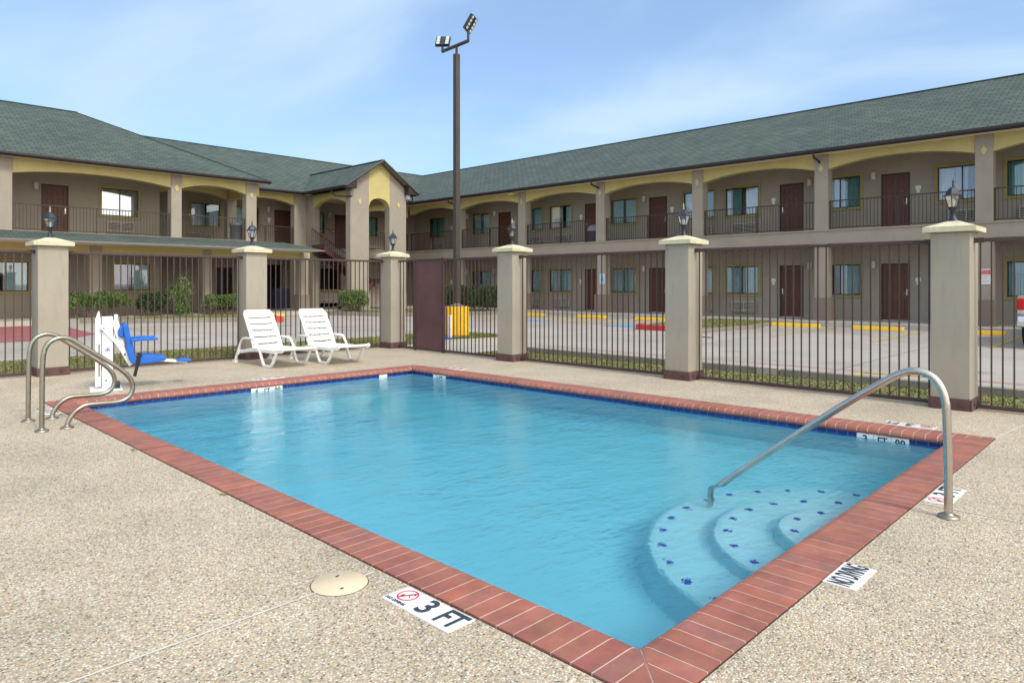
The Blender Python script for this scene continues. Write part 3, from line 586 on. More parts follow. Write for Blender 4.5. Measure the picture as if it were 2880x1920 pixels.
# ------------------------------------------------------------------ loungers
def lounger():
    t = thing('sun_lounger', 'left white plastic sun lounger, nearer the pool lift', 'sun lounger', (6.03, 11.6, 0), 0, 'white loungers before the fence')
    y = lambda v: v - 11.6
    # seat frame with slats
    fr = MB(); hw = 0.325
    sidep = [(12.50, 0.20), (12.30, 0.21), (12.1, 0.24), (11.95, 0.262), (11.5, 0.272), (11.1, 0.275), (10.86, 0.30), (10.82, 0.345)]
    for sx in (-1, 1):
        for i in range(len(sidep) - 1):
            (a0, z0), (a1, z1) = sidep[i], sidep[i + 1]; fr.bar((sx * (hw - 0.02), y(a0), z0 + 0.005), (sx * (hw - 0.02), y(a1), z1 + 0.005), 0.045, 0.065)
    fr.bar((-hw + 0.04, y(12.47), 0.2), (hw - 0.04, y(12.47), 0.2), 0.05, 0.05); fr.bar((-hw + 0.04, y(10.835), 0.335), (hw - 0.04, y(10.835), 0.335), 0.05, 0.04)
    fr.build('seat_frame', 'plastic', t, bevel=0.012)
    st = MB(); ys = [11.93 - k * 0.095 for k in range(12)]
    for k in range(len(ys) - 1):
        zz = 0.296 + (0.045 * max(0, (11.1 - ys[k]) / 0.28) ** 2); z2 = 0.296 + (0.045 * max(0, (11.1 - ys[k + 1]) / 0.28) ** 2)
        st.bar((0, y(ys[k] - 0.007), zz), (0, y(ys[k + 1] + 0.007), z2), 2 * hw - 0.085, 0.018)
    st.build('seat_slats', 'plastic', t, bevel=0.004)
    # backrest: one shell with slots
    bkp = MB(); L = 0.80; dirv = Vector((0, 0.44, 0.68)).normalized(); nrm = Vector((0, -dirv.z, dirv.y)); base = Vector((0, y(11.93), 0.285))
    def bp(u, s_, o=0): return base + Vector((u, 0, 0)) + dirv * s_ + nrm * (o + 0.03 * (1 - (u / 0.27) ** 2) * -1 + 0.02 * math.sin(s_ * 4))
    slots = [0.10, 0.235, 0.37, 0.505, 0.64]; sl_h = 0.034
    edges = [0.0]
    for s_ in slots: edges += [s_ - sl_h / 2, s_ + sl_h / 2]
    edges.append(L); US = [-0.275 + k * 0.55 / 10 for k in range(11)]
    def half(s_): return 1.0 if s_ < L - 0.10 else (1 - 0.16 * ((s_ - (L - 0.10)) / 0.10) ** 2)
    for i in range(len(edges) - 1):
        slot = i % 2 == 1; sub = 1 if slot else 4
        for q in range(sub):
            s0 = edges[i] + (edges[i + 1] - edges[i]) * q / sub; s1 = edges[i] + (edges[i + 1] - edges[i]) * (q + 1) / sub
            for k in range(10):
                if slot and 1 <= k <= 8: continue
                u0, u1 = US[k], US[k + 1]; vs = [bp(u0 * half(s0), s0), bp(u1 * half(s0), s0), bp(u1 * half(s1), s1), bp(u0 * half(s1), s1)]
                vs += [v - nrm * 0.022 for v in vs]
                bkp.add(vs, [(0, 1, 2, 3), (7, 6, 5, 4), (0, 4, 5, 1), (1, 5, 6, 2), (2, 6, 7, 3), (3, 7, 4, 0)], 0.5)
    for sx in (-1, 1): bkp.tube([bp(sx * 0.272, 0.0, -0.012), bp(sx * 0.272, 0.35, -0.012), bp(sx * 0.272, L - 0.09, -0.012), bp(sx * 0.24, L - 0.012, -0.012)], 0.019, 8)
    bkp.tube([bp(-0.245, L - 0.01, -0.01), bp(-0.12, L + 0.004, -0.01), bp(0.12, L + 0.004, -0.01), bp(0.245, L - 0.01, -0.01)], 0.021, 8)
    bkp.build('backrest', 'plastic', t)
    for sx in (-1, 1):
        am = MB(); x = sx * 0.335
        am.tube(catmull([(x, y(12.42), 0.16), (x, y(12.36), 0.33), (x, y(12.27), 0.43), (x, y(12.12), 0.462), (x, y(11.85), 0.462), (x, y(11.75), 0.44), (x, y(11.66), 0.34), (x, y(11.62), 0.27)], 3), 0.022, 10)
        am.bar((x, y(12.20), 0.472), (x, y(11.82), 0.472), 0.058, 0.016)
        am.build('armrest', 'plastic', t)
        lg = MB(); lg.tube(catmull([(x, y(12.40), 0.24), (x, y(12.50), 0.10), (x, y(12.54), 0.01)], 3), [0.028] * 6 + [0.022], 8); lg.obox((x, y(12.55), 0.02), (0.03, 0, 0), (0, 0.05, 0), (0, 0, 0.02))
        lg.build('leg', 'plastic', t)
        lg = MB(); X = sx * 0.315
        P = [(X, y(11.62), 0.27), (X, y(11.53), 0.10), (X, y(11.47), 0.022), (X, y(11.22), 0.022), (X, y(11.14), 0.10), (X, y(11.02), 0.27)]
        for a, b in zip(P[:-1], P[1:]): lg.bar(a, b, 0.046, 0.040)
        lg.build('leg', 'plastic', t, bevel=0.008)
    return t
l1 = lounger(); dup(l1, (7.0, 11.38, 0), R(-1.5), 'right white plastic sun lounger, nearer the maroon gate')

# ------------------------------------------------------------------ pool lift (profile along the camera's right-hand direction)
RX = Vector((math.sin(TH), -math.cos(TH), 0))
lift = thing('pool_lift', 'white accessible pool lift mast with a blue seat on its arm', 'pool lift', (3.0, 10.66, 0), R(-14)); lift.scale = (0.87, 0.9, 1)
m = MB(); m.box(-0.20, 0.24, -0.30, 0.24, 0.0, 0.018); m.build('base_plate', 'whitepaint', lift, bevel=0.004)
m = MB(); m.box(0.10, 0.21, -0.20, -0.02, 0.018, 0.10); m.build('foot_block', 'black', lift, bevel=0.01)
m = MB(); m.box(-0.035, 0.115, -0.09, 0.09, 0.02, 0.995); m.build('mast', 'whitepaint', lift, bevel=0.008)
m = MB(); m.prism([(-0.125, 0.04), (-0.05, 0.04), (-0.05, 0.95), (-0.07, 1.07), (-0.085, 1.07), (-0.125, 0.955)], lambda u, v, dd: (u, dd, v), -0.06, 0.06); m.build('side_fairing', 'whitepaint', lift, bevel=0.006)
m = MB(); m.box(-0.082, -0.066, -0.0635, -0.0605, 0.18, 0.62); m.build('slot', 'black', lift)
m = MB(); m.prism([(0.122, 0.70), (0.185, 0.72), (0.185, 1.02), (0.135, 1.02)], lambda u, v, dd: (u, dd, v), -0.045, 0.085); m.build('top_fairing', 'whitepaint', lift, bevel=0.006)
m = MB(); m.bar((-0.06, -0.11, 0.87), (0.22, -0.11, 0.58), 0.035, 0.05); m.bar((0.20, -0.11, 0.615), (0.37, -0.11, 0.32), 0.04, 0.075); m.bar((0.14, -0.06, 0.95), (0.24, -0.10, 0.58), 0.03, 0.09)
m.build('lift_arm', 'whitepaint', lift, bevel=0.008)
m = MB()
for p in ((-0.01, 0.84), (-0.03, 0.80)): m.obox((p[0], -0.131, p[1]), (0.008, 0, 0), (0, 0.004, 0), (0, 0, 0.008))
m.obox((0.275, -0.133, 0.47), (0.012, 0, 0), (0, 0.004, 0), (0, 0, 0.012)); m.build('bolt', 'black', lift)
fy = lambda u, v, dd: (u, dd, v)
seatm = MB()
backp = [(0.245, 0.885), (0.275, 0.905), (0.305, 0.90), (0.325, 0.86), (0.345, 0.74), (0.39, 0.60), (0.405, 0.48), (0.44, 0.425), (0.50, 0.415), (0.50, 0.35), (0.44, 0.325), (0.37, 0.345), (0.33, 0.40), (0.30, 0.52), (0.29, 0.62), (0.265, 0.74)]
seatm.prism(backp, fy, -0.22, 0.22)
seatm.prism([(0.455, 0.41), (0.53, 0.455), (0.68, 0.45), (0.72, 0.435), (0.86, 0.425), (0.86, 0.375), (0.72, 0.345), (0.50, 0.33), (0.44, 0.33)], fy, -0.215, 0.215)
sh = seatm.build('seat_shell', 'bluep', lift, bevel=0.018, segs=3)
m = MB(); m.prism([(0.178, 0.80), (0.20, 0.845), (0.25, 0.875), (0.28, 0.84), (0.27, 0.72), (0.23, 0.695), (0.185, 0.72)], fy, -0.17, 0.17); m.build('headrest_housing', 'bluep', lift, bevel=0.02, segs=3)
for sy in (-0.235, 0.235):
    m = MB(); m.prism([(0.35, 0.69), (0.50, 0.70), (0.66, 0.695), (0.74, 0.69), (0.74, 0.665), (0.66, 0.66), (0.45, 0.655), (0.36, 0.63)], fy, sy - 0.028, sy + 0.028); m.build('armrest', 'bluep', lift, bevel=0.01, segs=3)
m = MB(); m.bar((0.60, -0.05, 0.375), (1.19, -0.05, 0.315), 0.035, 0.03); m.bar((0.60, 0.10, 0.375), (1.19, 0.10, 0.315), 0.035, 0.03); m.build('footrest_bar', 'whitepaint', lift, bevel=0.006)
m = MB(); m.prism([(1.02, 0.345), (1.12, 0.365), (1.24, 0.355), (1.25, 0.335), (1.18, 0.322), (1.06, 0.335)], fy, -0.13, 0.16); m.build('footrest', 'bluep', lift, bevel=0.008)
m = MB(); m.bar((0.475, -0.232, 0.46), (0.445, -0.236, 0.33), 0.006, 0.06, (1, 0, 0)); m.bar((0.447, -0.236, 0.34), (0.405, -0.236, 0.17), 0.006, 0.05, (1, 0, 0)); m.bar((0.475, -0.232, 0.458), (0.49, 0.20, 0.458), 0.05, 0.006)
m.build('seat_belt', 'strap', lift)
em = MB()   # small blue triangular emblem on the mast
for k in range(3):
    a0, a1 = PI / 2 + k * 2 * PI / 3, PI / 2 + (k + 1) * 2 * PI / 3
    em.bar((0.042 + 0.042 * math.cos(a0), -0.0925, 0.545 + 0.030 * math.sin(a0)), (0.042 + 0.042 * math.cos(a1), -0.0925, 0.545 + 0.030 * math.sin(a1)), 0.002, 0.007, (0, 0, 1))
em.obox((0.042, -0.0925, 0.545), (0.010, 0, 0), (0, 0.001, 0), (0, 0, 0.010)); em.build('emblem', 'inkblue', lift)
em = MB(); em.obox((0.02, -0.0925, 0.12), (0.012, 0, 0), (0, 0.001, 0), (0, 0, 0.012)); em.build('small_emblem', 'inkblue', lift)

# ================================================================== POOL FENCE
def pillar(label, x0, x1, y0, y1, h=2.04):
    t = thing('fence_pillar', label, 'pillar', ((x0 + x1) / 2, (y0 + y1) / 2, 0), 0, 'stucco pillars of the pool fence')
    hx, hy = (x1 - x0) / 2, (y1 - y0) / 2
    m = MB(); m.box(-hx, hx, -hy, hy, 0.0, h); m.build('shaft', 'pillar', t, bevel=0.012)
    m = MB(); o = 0.07
    m.box(-hx - o, hx + o, -hy - o, hy + o, h + 0.001, h + 0.062)
    zt = h + 0.062; m.add([(-hx - o, -hy - o, zt), (hx + o, -hy - o, zt), (hx + o, hy + o, zt), (-hx - o, hy + o, zt), (-0.06, -0.06, zt + 0.075), (0.06, -0.06, zt + 0.075), (0.06, 0.06, zt + 0.075), (-0.06, 0.06, zt + 0.075)],
                          [(0, 1, 5, 4), (1, 2, 6, 5), (2, 3, 7, 6), (3, 0, 4, 7), (4, 5, 6, 7)], 0.5)
    m.build('cap', 'cap', t, bevel=0.006)
    m = MB(); o = 0.018; zz = 0.135
    m.box(-hx - o, hx + o, -hy - o, -hy - 0.001, 0, zz); m.box(-hx - o, hx + o, hy + 0.001, hy + o, 0, zz); m.box(-hx - o, -hx - 0.001, -hy, hy, 0, zz); m.box(hx + 0.001, hx + o, -hy, hy, 0, zz)
    m.build('painted_base', 'skirt', t, bevel=0.006)
    m = MB()
    for k in (-0.1, 0.1):
        m.obox((k, -hy - o - 0.006, 0.07), (0.018, 0, 0), (0, 0.006, 0), (0, 0, 0.018)); m.obox((-hx - o - 0.006, k, 0.07), (0.006, 0, 0), (0, 0.018, 0), (0, 0, 0.018))
    m.build('base_bolts', 'skirt', t, bevel=0.004)
    return t
PX0, PX1 = 9.25, 9.66
P6 = pillar('widest tan fence pillar at the right, before the two-tone notice', PX0, PX1, 1.69, 2.09)
P5 = pillar('tan fence pillar between the red kerb end and the grass island', PX0, PX1, 5.24, 5.645)
P4 = pillar('tan fence pillar just right of the yellow barrel', PX0, PX1, 8.865, 9.27)
P3 = pillar('smallest tan corner pillar between the loungers and the maroon gate', 9.26, 9.66, 12.62, 13.02)
P2 = pillar('tan fence pillar behind the left lounger', 6.0, 6.42, 12.75, 13.16)
P1 = pillar('leftmost tan fence pillar, behind the paired steel handrails', 2.665, 3.08, 12.75, 13.16)

def lantern(label, loc, finial, group='carriage lanterns on the fence pillars'):
    t = thing('lantern', label, 'lantern', loc, 0, group)
    m = MB(); m.lathe((0, 0, 0), [(0.062, 0), (0.060, 0.012), (0.042, 0.03), (0.028, 0.06), (0.024, 0.10), (0.030, 0.115), (0.028, 0.13), (0.045, 0.145), (0.055, 0.165)], 16); m.build('stem', 'lantern', t)
    n = 6; b0, b1, z0, z1 = 0.050, 0.088, 0.165, 0.30
    fr = MB(); gl = MB()
    for k in range(n):
        a = 2 * PI * k / n; a2 = 2 * PI * (k + 1) / n; p0 = Vector((b0 * math.cos(a), b0 * math.sin(a), z0)); p1 = Vector((b1 * math.cos(a), b1 * math.sin(a), z1)); q0 = Vector((b0 * math.cos(a2), b0 * math.sin(a2), z0)); q1 = Vector((b1 * math.cos(a2), b1 * math.sin(a2), z1))
        fr.bar(p0, p1, 0.008, 0.008); gl.quad(p0 * 0.985 + Vector((0, 0, z0 * 0.015)), q0 * 0.985 + Vector((0, 0, z0 * .015)), q1 * 0.985 + Vector((0, 0, z1 * .015)), p1 * 0.985 + Vector((0, 0, z1 * .015)))
    fr.lathe((0, 0, 0), [(0.056, 0.16), (0.056, 0.172)], 6, False); fr.build('cage', 'lantern', t); gl.build('glass', 'lanternglass', t)
    m = MB(); m.lathe((0, 0, 0), [(0.014, 0.172), (0.014, 0.20), (0.022, 0.215), (0.024, 0.245), (0.012, 0.265), (0.001, 0.27)], 12); m.build('bulb', 'white', t)
    m = MB(); m.lathe((0, 0, 0), [(0.112, 0.296), (0.112, 0.304), (0.085, 0.318), (0.070, 0.352), (0.048, 0.388), (0.022, 0.405), (0.012, 0.408)], 6, False); m.build('roof', 'lantern', t)
    m = MB(); m.lathe((0, 0, 0), [(0.012, 0.405), (0.008, 0.418), (0.015, 0.428), (0.007, 0.438), (0.009, 0.452), (0.011, 0.466), (0.004, 0.486), (0.001, 0.515)], 12); m.build('finial', finial, t)
    return t
zc_ = 2.04 + 0.062 + 0.072
L6 = lantern('large black lantern on the widest right-hand pillar, before a window', (9.45, 1.90, zc_), 'lantern')
def lan2(label, loc, fin):
    c = dup(L6, loc, random.uniform(0, 1), label)
    for ch in c.children:
        if ch.name.startswith('finial') and fin != 'lantern': ch.data = ch.data.copy(); ch.data.materials.clear(); ch.data.materials.append(M[fin])
    return c
lan2('black lantern with a pale finial, before the second upper-floor column', (9.45, 5.44, zc_), 'bare')
lan2('black lantern with a yellowish finial, just left of an upper-floor column', (9.45, 9.07, zc_), 'bare')
lan2('smallest black lantern, on the corner pillar by the maroon gate', (9.46, 12.82, zc_), 'lantern')
lan2('black lantern on the pillar behind the left lounger', (6.21, 12.95, zc_), 'lantern')
lan2('leftmost lantern, black with a worn finial, before the brown upper door', (2.87, 12.95, zc_), 'bare')

pick = {}
def fence(label, a, b, npk=None, z0=0.045, z1=1.945):
    a = Vector(a + (0,)); b = Vector(b + (0,)); L = (b - a).length; e = (b - a).normalized()
    t = thing('fence_panel', label, 'fence panel', tuple(a), math.atan2(e.y, e.x), 'maroon picket panels of the pool fence')
    m = MB(); m.box(0, L, -0.02, 0.02, z1 - 0.02, z1 + 0.022); m.build('top_rail', 'fence', t, bevel=0.004)
    for xb in ((-0.012, 0.10), (L - 0.10, L + 0.012)) if L > 1 else ():
        m = MB(); m.box(xb[0], xb[1], -0.045, -0.021, z1 - 0.03, z1 + 0.03); m.build('rail_bracket', 'fence', t, bevel=0.004)
    m = MB(); m.box(0, L, -0.02, 0.02, z0 - 0.025, z0 + 0.02); m.build('bottom_rail', 'fence', t, bevel=0.004)
    n = npk or int(L / 0.1055); sp = L / n
    for k in range(n):
        if 'p' not in pick:
            mm = MB(); mm.box(-0.008, 0.008, -0.008, 0.008, z0 + 0.02, z1 - 0.02); o = mm.build('picket', 'fence', t); pick['p'] = o
        else: o = pick['p'].copy(); COL.objects.link(o); o.parent = t
        o.location = ((k + 0.5) * sp, 0, 0); o.rotation_euler = (0, 0, 0)
    return t
XF = 9.46; YF = 12.95
fence('fence panel at the far right edge, right of the widest pillar', (XF, 1.685), (XF, -1.6))
fence('fence panel behind the arched stair rail, between the two right-hand pillars', (XF, 5.235), (XF, 2.095))
fence('fence panel before the handicap sign, right of the barrel pillar', (XF, 8.86), (XF, 5.65))
fence('short fence panel before the yellow barrel, right of the gate', (XF, 11.03), (XF, 9.275))
fence('very short two-bar fence panel left of the maroon gate', (XF, 12.6), (XF, 12.02), 5)
fence('fence panel behind the right lounger, left of the corner pillar', (6.425, YF), (9.255, YF))
fence('fence panel behind the pool lift, between the two left pillars', (3.085, YF), (5.995, YF))
fence('fence panel at the far left edge, before the red painted ground', (-1.2, YF), (2.66, YF))
gt = thing('gate', 'solid maroon sheet-metal gate in the pool fence', 'gate', (XF - 0.02, 11.5, 0), 0)
m = MB(); m.box(-0.004, 0.004, -0.43, 0.45, 0.04, 1.93); m.build('sheet_panel', 'gate', gt)
for yy in (-0.45, 0.49):
    m = MB(); m.box(-0.028, 0.028, yy - 0.028, yy + 0.028, -0.01, 1.965); m.build('post', 'fence', gt, bevel=0.004)
m = MB(); m.box(-0.016, 0.016, -0.42, 0.46, 1.925, 1.955); m.box(-0.016, 0.016, -0.42, 0.46, 0.02, 0.05); m.build('frame', 'fence', gt)
m = MB(); m.tube([(-0.03, -0.46, 1.97), (-0.03, -0.46, 2.0)], 0.02, 10); m.build('post_cap', 'fence', gt)

# ================================================================== PLANTING STRIPS, KERBS, MARKINGS
def sheet(name, poly, z, mat, kind='structure'):
    m = MB(); m.add([(x, y, z) for x, y in poly], [tuple(range(len(poly)))], 0.5); o = m.build(name, mat); o['kind'] = kind; return o
def raised(name, poly, z0, z1, mat):
    m = MB(); m.prism(poly, lambda u, v, dd: (u, v, dd), z0, z1); return struct(m.build(name, mat))
def kerb(name, pts, wd=0.16, z0=-0.03, z1=0.12, mat='kerb', closed=False):
    m = MB(); P = [Vector(p + (0,)) for p in pts]
    n = len(P)
    def off(i, s_):
        a = P[i - 1] if i > 0 else P[i]; b = P[min(i + 1, n - 1)]
        if i == 0: dn = (P[1] - P[0]).normalized(); k = 1
        elif i == n - 1: dn = (P[-1] - P[-2]).normalized(); k = 1
        else:
            d1 = (P[i] - P[i - 1]).normalized(); d2 = (P[i + 1] - P[i]).normalized(); dn = (d1 + d2).normalized(); k = 1 / max(0.5, dn.dot(d1))
        return P[i] + Vector((-dn.y, dn.x, 0)) * s_ * k * wd / 2
    for i in range(n - 1):
        A = [off(i, -1), off(i + 1, -1), off(i + 1, 1), off(i, 1)]
        vs = [(p.x, p.y, z0) for p in A] + [(p.x, p.y, z1) for p in A]
        m.add(vs, [(4, 5, 6, 7), (0, 1, 5, 4), (2, 3, 7, 6)] + ([(3, 0, 4, 7)] if i == 0 else []) + ([(1, 2, 6, 5)] if i == n - 2 else []), 0.5)
    return struct(m.build(name, mat))
def grass(polyfn, n, zb, h=0.05, seed=1, dense=None):
    rnd = random.Random(seed); m = MB(); k = 0
    while k < n:
        x, y = polyfn(rnd)
        if dense and rnd.random() > dense(x, y): k += 1; continue
        a = rnd.random() * PI; hh = h * rnd.uniform(0.5, 1.4); wv = 0.008 + 0.006 * rnd.random(); lx, ly = rnd.uniform(-0.03, 0.03), rnd.uniform(-0.03, 0.03)
        m.add([(x - wv * math.cos(a), y - wv * math.sin(a), zb), (x + wv * math.cos(a), y + wv * math.sin(a), zb), (x + lx, y + ly, zb + hh)], [(0, 1, 2)], min(1, max(0, rnd.gauss(0.45, 0.25)))); k += 1
    o = m.build('grass', 'blade'); o['kind'] = 'stuff'; return o
def in_poly(x, y, P):
    c = False; n = len(P)
    for i in range(n):
        (x1, y1), (x2, y2) = P[i], P[i - 1]
        if (y1 > y) != (y2 > y) and x < (x2 - x1) * (y - y1) / (y2 - y1) + x1: c = not c
    return c
def samp(P):
    xs = [p[0] for p in P]; ys = [p[1] for p in P]
    def f(r):
        while True:
            x, y = r.uniform(min(xs), max(xs)), r.uniform(min(ys), max(ys))
            if in_poly(x, y, P): return x, y
    return f
def turf(poly, n, z=0.0, h=0.05, seed=1):
    sheet('turf', poly, z, 'turf'); grass(samp(poly), n, z, h, seed)
turf([(9.80, -2.5), (10.86, -2.5), (10.86, 10.6), (9.80, 10.6)], 15000, -0.012, 0.02, 2)
turf([(-6, 13.2), (11.2, 13.2), (11.2, 15.85), (-6, 15.95)], 24000, -0.012, 0.035, 3)
kerb('kerb', [(10.95, -8), (10.95, 4.55)], 0.17, -0.03, 0.09); kerb('kerb', [(10.95, 4.95), (10.95, 10.7), (11.2, 11.0), (12.6, 11.9), (12.9, 12.4)], 0.17, -0.03, 0.09)
m = MB(); m.box(10.86, 11.05, 4.57, 4.93, -0.03, 0.10); struct(m.build('kerb_patch', 'walk'))
sheet('walk', [(9.8, 10.65), (11.0, 10.65), (12.5, 12.4), (11.2, 13.15), (9.8, 13.15)], -0.006, 'walk')
kerb('kerb', [(9.9, 12.55), (11.2, 12.82), (12.55, 12.5)], 0.14, -0.03, 0.075, 'walk')
turf([(11.25, 13.0), (12.9, 12.5), (14.2, 13.2), (13.6, 14.9), (12.0, 15.8), (11.25, 15.8)], 6000, -0.010, 0.06, 4)
# red fire-lane line and painted zone, bay markings
LZ = -0.026
sheet('fire_lane_line', [(12.5, -6), (12.62, -6), (12.42, 11), (12.30, 11)], LZ, 'rline')
sheet('fire_lane_line', [(-6, 16.0), (14.5, 15.95), (14.5, 16.12), (-6, 16.2)], LZ, 'rline')
sheet('fire_zone', [(-2, 21.4), (5.14, 21.2), (6.2, 22.8), (6.5, 26.8), (5.3, 29.8), (-2, 29.8)], LZ, 'rzone')
def line(x0, y0, x1, y1, wd, mat, name):
    a = Vector((x0, y0)); b = Vector((x1, y1)); e = (b - a).normalized(); n = Vector((-e.y, e.x)) * wd / 2
    return sheet(name, [tuple(a - n), tuple(b - n), tuple(b + n), tuple(a + n)], LZ + 0.004, mat)
for yy in (-2.0, 0.55, 3.1, 5.6, 8.2, 15.4, 20.1, 22.6): line(19.05, yy, 24.1, yy + 0.05, 0.11, 'yline', 'bay_line')
for (wx, wy, wn_) in ((2.07, 6.55, 26), (2.065, 4.72, 22), (2.07, 8.9, 10)):
    rw = random.Random(int(wy * 10)); wm_ = MB()
    for q in range(wn_):
        a = rw.random() * 2 * PI; rr = 0.022 * rw.random(); x = wx + rr * math.cos(a); y = wy + 2.0 * rr * math.sin(a); h_ = rw.uniform(0.006, 0.022)
        wm_.add([(x - .003, y, 0), (x + .003, y, 0), (x + .012 * math.cos(a), y + .012 * math.sin(a), h_)], [(0, 1, 2)], rw.random() * 0.6)
    wk_ = wm_.build('weeds', 'blade'); wk_['kind'] = 'stuff'
for k in range(7): line(21.3 + k * 0.1, 15.5 + k * 0.62, 23.4, 16.6 + k * 0.62, 0.12, 'yline', 'hatch_line')
line(21.0, 16.2, 21.0, 22.6, 0.12, 'yline', 'bay_line')
line(11.08, 3.74, 12.35, 3.76, 0.13, 'yline', 'bay_line'); line(12.35, 3.80, 12.5, 2.6, 0.13, 'yline', 'bay_line')
sheet('bay_symbol', [(19.6, 13.35), (20.9, 13.3), (21.0, 14.6), (19.7, 14.6)], LZ + 0.006, 'bline'); sheet('bay_symbol', [(20.1, 17.8), (21.0, 17.8), (21.0, 19.2), (20.1, 19.2)], LZ + 0.006, 'bline')
# long sidewalks in front of the rooms
raised('sidewalk', [(24.55, -14), (27.5, -14), (27.5, 35), (24.55, 35)], -0.03, 0.13, 'walk')
raised('sidewalk', [(-4, 28.9), (7.0, 28.9), (8.0, 29.9), (17.2, 29.9), (17.2, 34.9), (-4, 34.9)], -0.03, 0.14, 'walk')
raised('sidewalk', [(17.2, 29.2), (24.56, 29.2), (24.56, 34.9), (17.2, 34.9)], -0.03, 0.131, 'walk')
# grass island with red-painted nose between bays
isl = [(18.85, 12.45), (18.75, 10.2), (21.7, 9.97), (24.5, 10.35), (24.5, 12.9), (20.2, 12.95)]
raised('grass_island', isl, -0.03, 0.085, 'kerb'); ins = [(19.1, 12.3), (19.0, 10.4), (21.7, 10.18), (24.4, 10.5), (24.4, 12.75), (20.2, 12.75)]
turf(ins, 5000, 0.09, 0.05, 5)
rk = MB(); rk.prism([(18.72, 10.8), (18.86, 10.8), (18.97, 12.44), (19.6, 12.72), (19.5, 12.86), (18.82, 12.56)], lambda u, v, dd: (u, v, dd), -0.03, 0.14); struct(rk.build('red_kerb_nose', 'redpaint'))
# planter before the left wing, and before the stair tower
pa = [(4.4, 30.0), (7.2, 29.75), (9.7, 27.5), (11.9, 26.25), (12.7, 25.1), (13.2, 25.2), (13.6, 26.6), (14.6, 29.2), (14.6, 30.4), (4.4, 30.4)]
kerb('kerb', [(5.2, 29.9), (7.2, 29.7), (9.7, 27.45), (11.9, 26.15), (12.75, 25.0), (13.25, 25.2), (13.7, 26.6), (14.7, 29.3)], 0.2, -0.03, 0.14)
turf(pa, 9000, 0.09, 0.06, 6)
m = MB(); m.box(12.62, 13.1, 24.72, 25.05, -0.03, 0.2); struct(m.build('red_kerb_nose', 'redpaint'))
pb = [(17.5, 29.3), (17.9, 27.6), (18.5, 26.1), (19.6, 24.9), (21.6, 23.8), (24.5, 23.6), (24.5, 29.3)]
kerb('kerb', [(17.4, 29.2), (17.8, 27.5), (18.4, 26.0), (19.5, 24.75), (21.5, 23.65), (24.5, 23.45)], 0.2, -0.03, 0.14)
turf(pb, 9000, 0.09, 0.06, 7)
# dark inlet slots and stains in the lot
for (x, y, lx, ly) in ((13.95, 15.3, 0.55, 0.08), (17.3, 9.6, 0.25, 0.9)):
    sheet('drain_slot', [(x, y - ly / 2), (x + lx, y - ly / 2), (x + lx, y + ly / 2), (x, y + ly / 2)], LZ + 0.004, 'jointdark')

def wheel_stop(label, x, y0, y1, rz=0, mat='safety'):
    L = abs(y1 - y0); t = MB(); pr = [(-0.085, 0.0), (-0.055, 0.125), (0.055, 0.125), (0.085, 0.0)]
    t.prism(pr, lambda u, v, dd: (u, dd, v), -L / 2, L / 2); o = t.build('wheel_stop', mat, None, (x, (y0 + y1) / 2, -0.03), (0, 0, rz), bevel=0.015)
    return tag(o, label, 'wheel stop', 'painted wheel stops at the parking bays')
wheel_stop('yellow wheel stop partly seen right of the widest pillar', 23.85, 3.5, 5.1)
wheel_stop('long yellow wheel stop before the right ground-floor door', 23.85, 6.1, 7.6)
wheel_stop('yellow wheel stop by the second column, right of the grass island', 23.85, 8.62, 10.25)
wheel_stop('yellow wheel stop end peeking left of the pillar with the pale lantern finial', 23.85, 14.3, 15.9)
wheel_stop('yellow wheel stop below the handicap sign column', 23.8, 17.35, 18.95)
wheel_stop('short-looking yellow wheel stop right of the barrel pillar', 23.7, 20.7, 22.2)
wheel_stop('yellow wheel stop seen between the two loungers', 14.9, 28.4, 29.2, R(90)); 
wheel_stop('yellow wheel stop just right of the right lounger, before the bush', 17.35, 28.2, 29.6, R(35))

# ------------------------------------------------------------------ light pole with yellow barrel
pol = thing('light_pole', 'tall bronze light pole with two floodlights on a cross arm', 'light pole', (12.82, 14.44, -0.02))
m = MB(); m.box(-0.072, 0.072, -0.072, 0.072, 0.80, 7.83); m.build('pole', 'pole', pol, bevel=0.012)
m = MB(); m.tube([(0, 0, 7.83), (0, 0, 8.06)], 0.036, 12); m.build('tenon', 'pole', pol)
A0 = Vector((0.05, 0.66, 8.07)); A1 = Vector((-0.02, -0.50, 8.07))
m = MB(); m.tube([A0, A1], 0.048, 14); m.build('cross_arm', 'pole', pol)
def flood(end, face, up_h, sx, sy, rot, sh=0.12):
    f = MB(); c = end + Vector((0, 0, up_h)); f.tube([end, end + Vector((0, 0, up_h - 0.06))], 0.034, 10); f.build('bracket', 'fixture', pol)
    n = Vector(face).normalized(); u = rot if rot is not None else Vector((0, 0, 1)); u = (Vector(u) - n * Vector(u).dot(n)).normalized(); v = n.cross(u)
    c2 = c + u * sh
    b = MB(); b.obox(c2, u * sx, v * sy, n * 0.045); b.build('floodlight_housing', 'fixture', pol, bevel=0.008)
    l = MB(); rows = 4
    for k in range(rows):
        for q in (-1, 1): l.obox(c2 + n * 0.048 + u * sx * (-0.72 + 1.44 * k / (rows - 1)) + v * q * sy * 0.62, u * sx * 0.17, v * sy * 0.22, n * 0.004)
    l.build('led_array', 'led', pol)
F_ = Vector((math.cos(TH), math.sin(TH), 0))
flood(A0, (-F_ * 0.80 - RX * 0.05 + Vector((0, 0, 0.6))), 0.20, 0.19, 0.205, F_ * 0.6 + RX * 0.06 + Vector((0, 0, 0.8)), 0.13)
flood(A1, (RX * 0.75 - F_ * 0.42 + Vector((0, 0, -0.42))), 0.36, 0.22, 0.16, RX * 0.5 + Vector((0, 0, 0.9)))
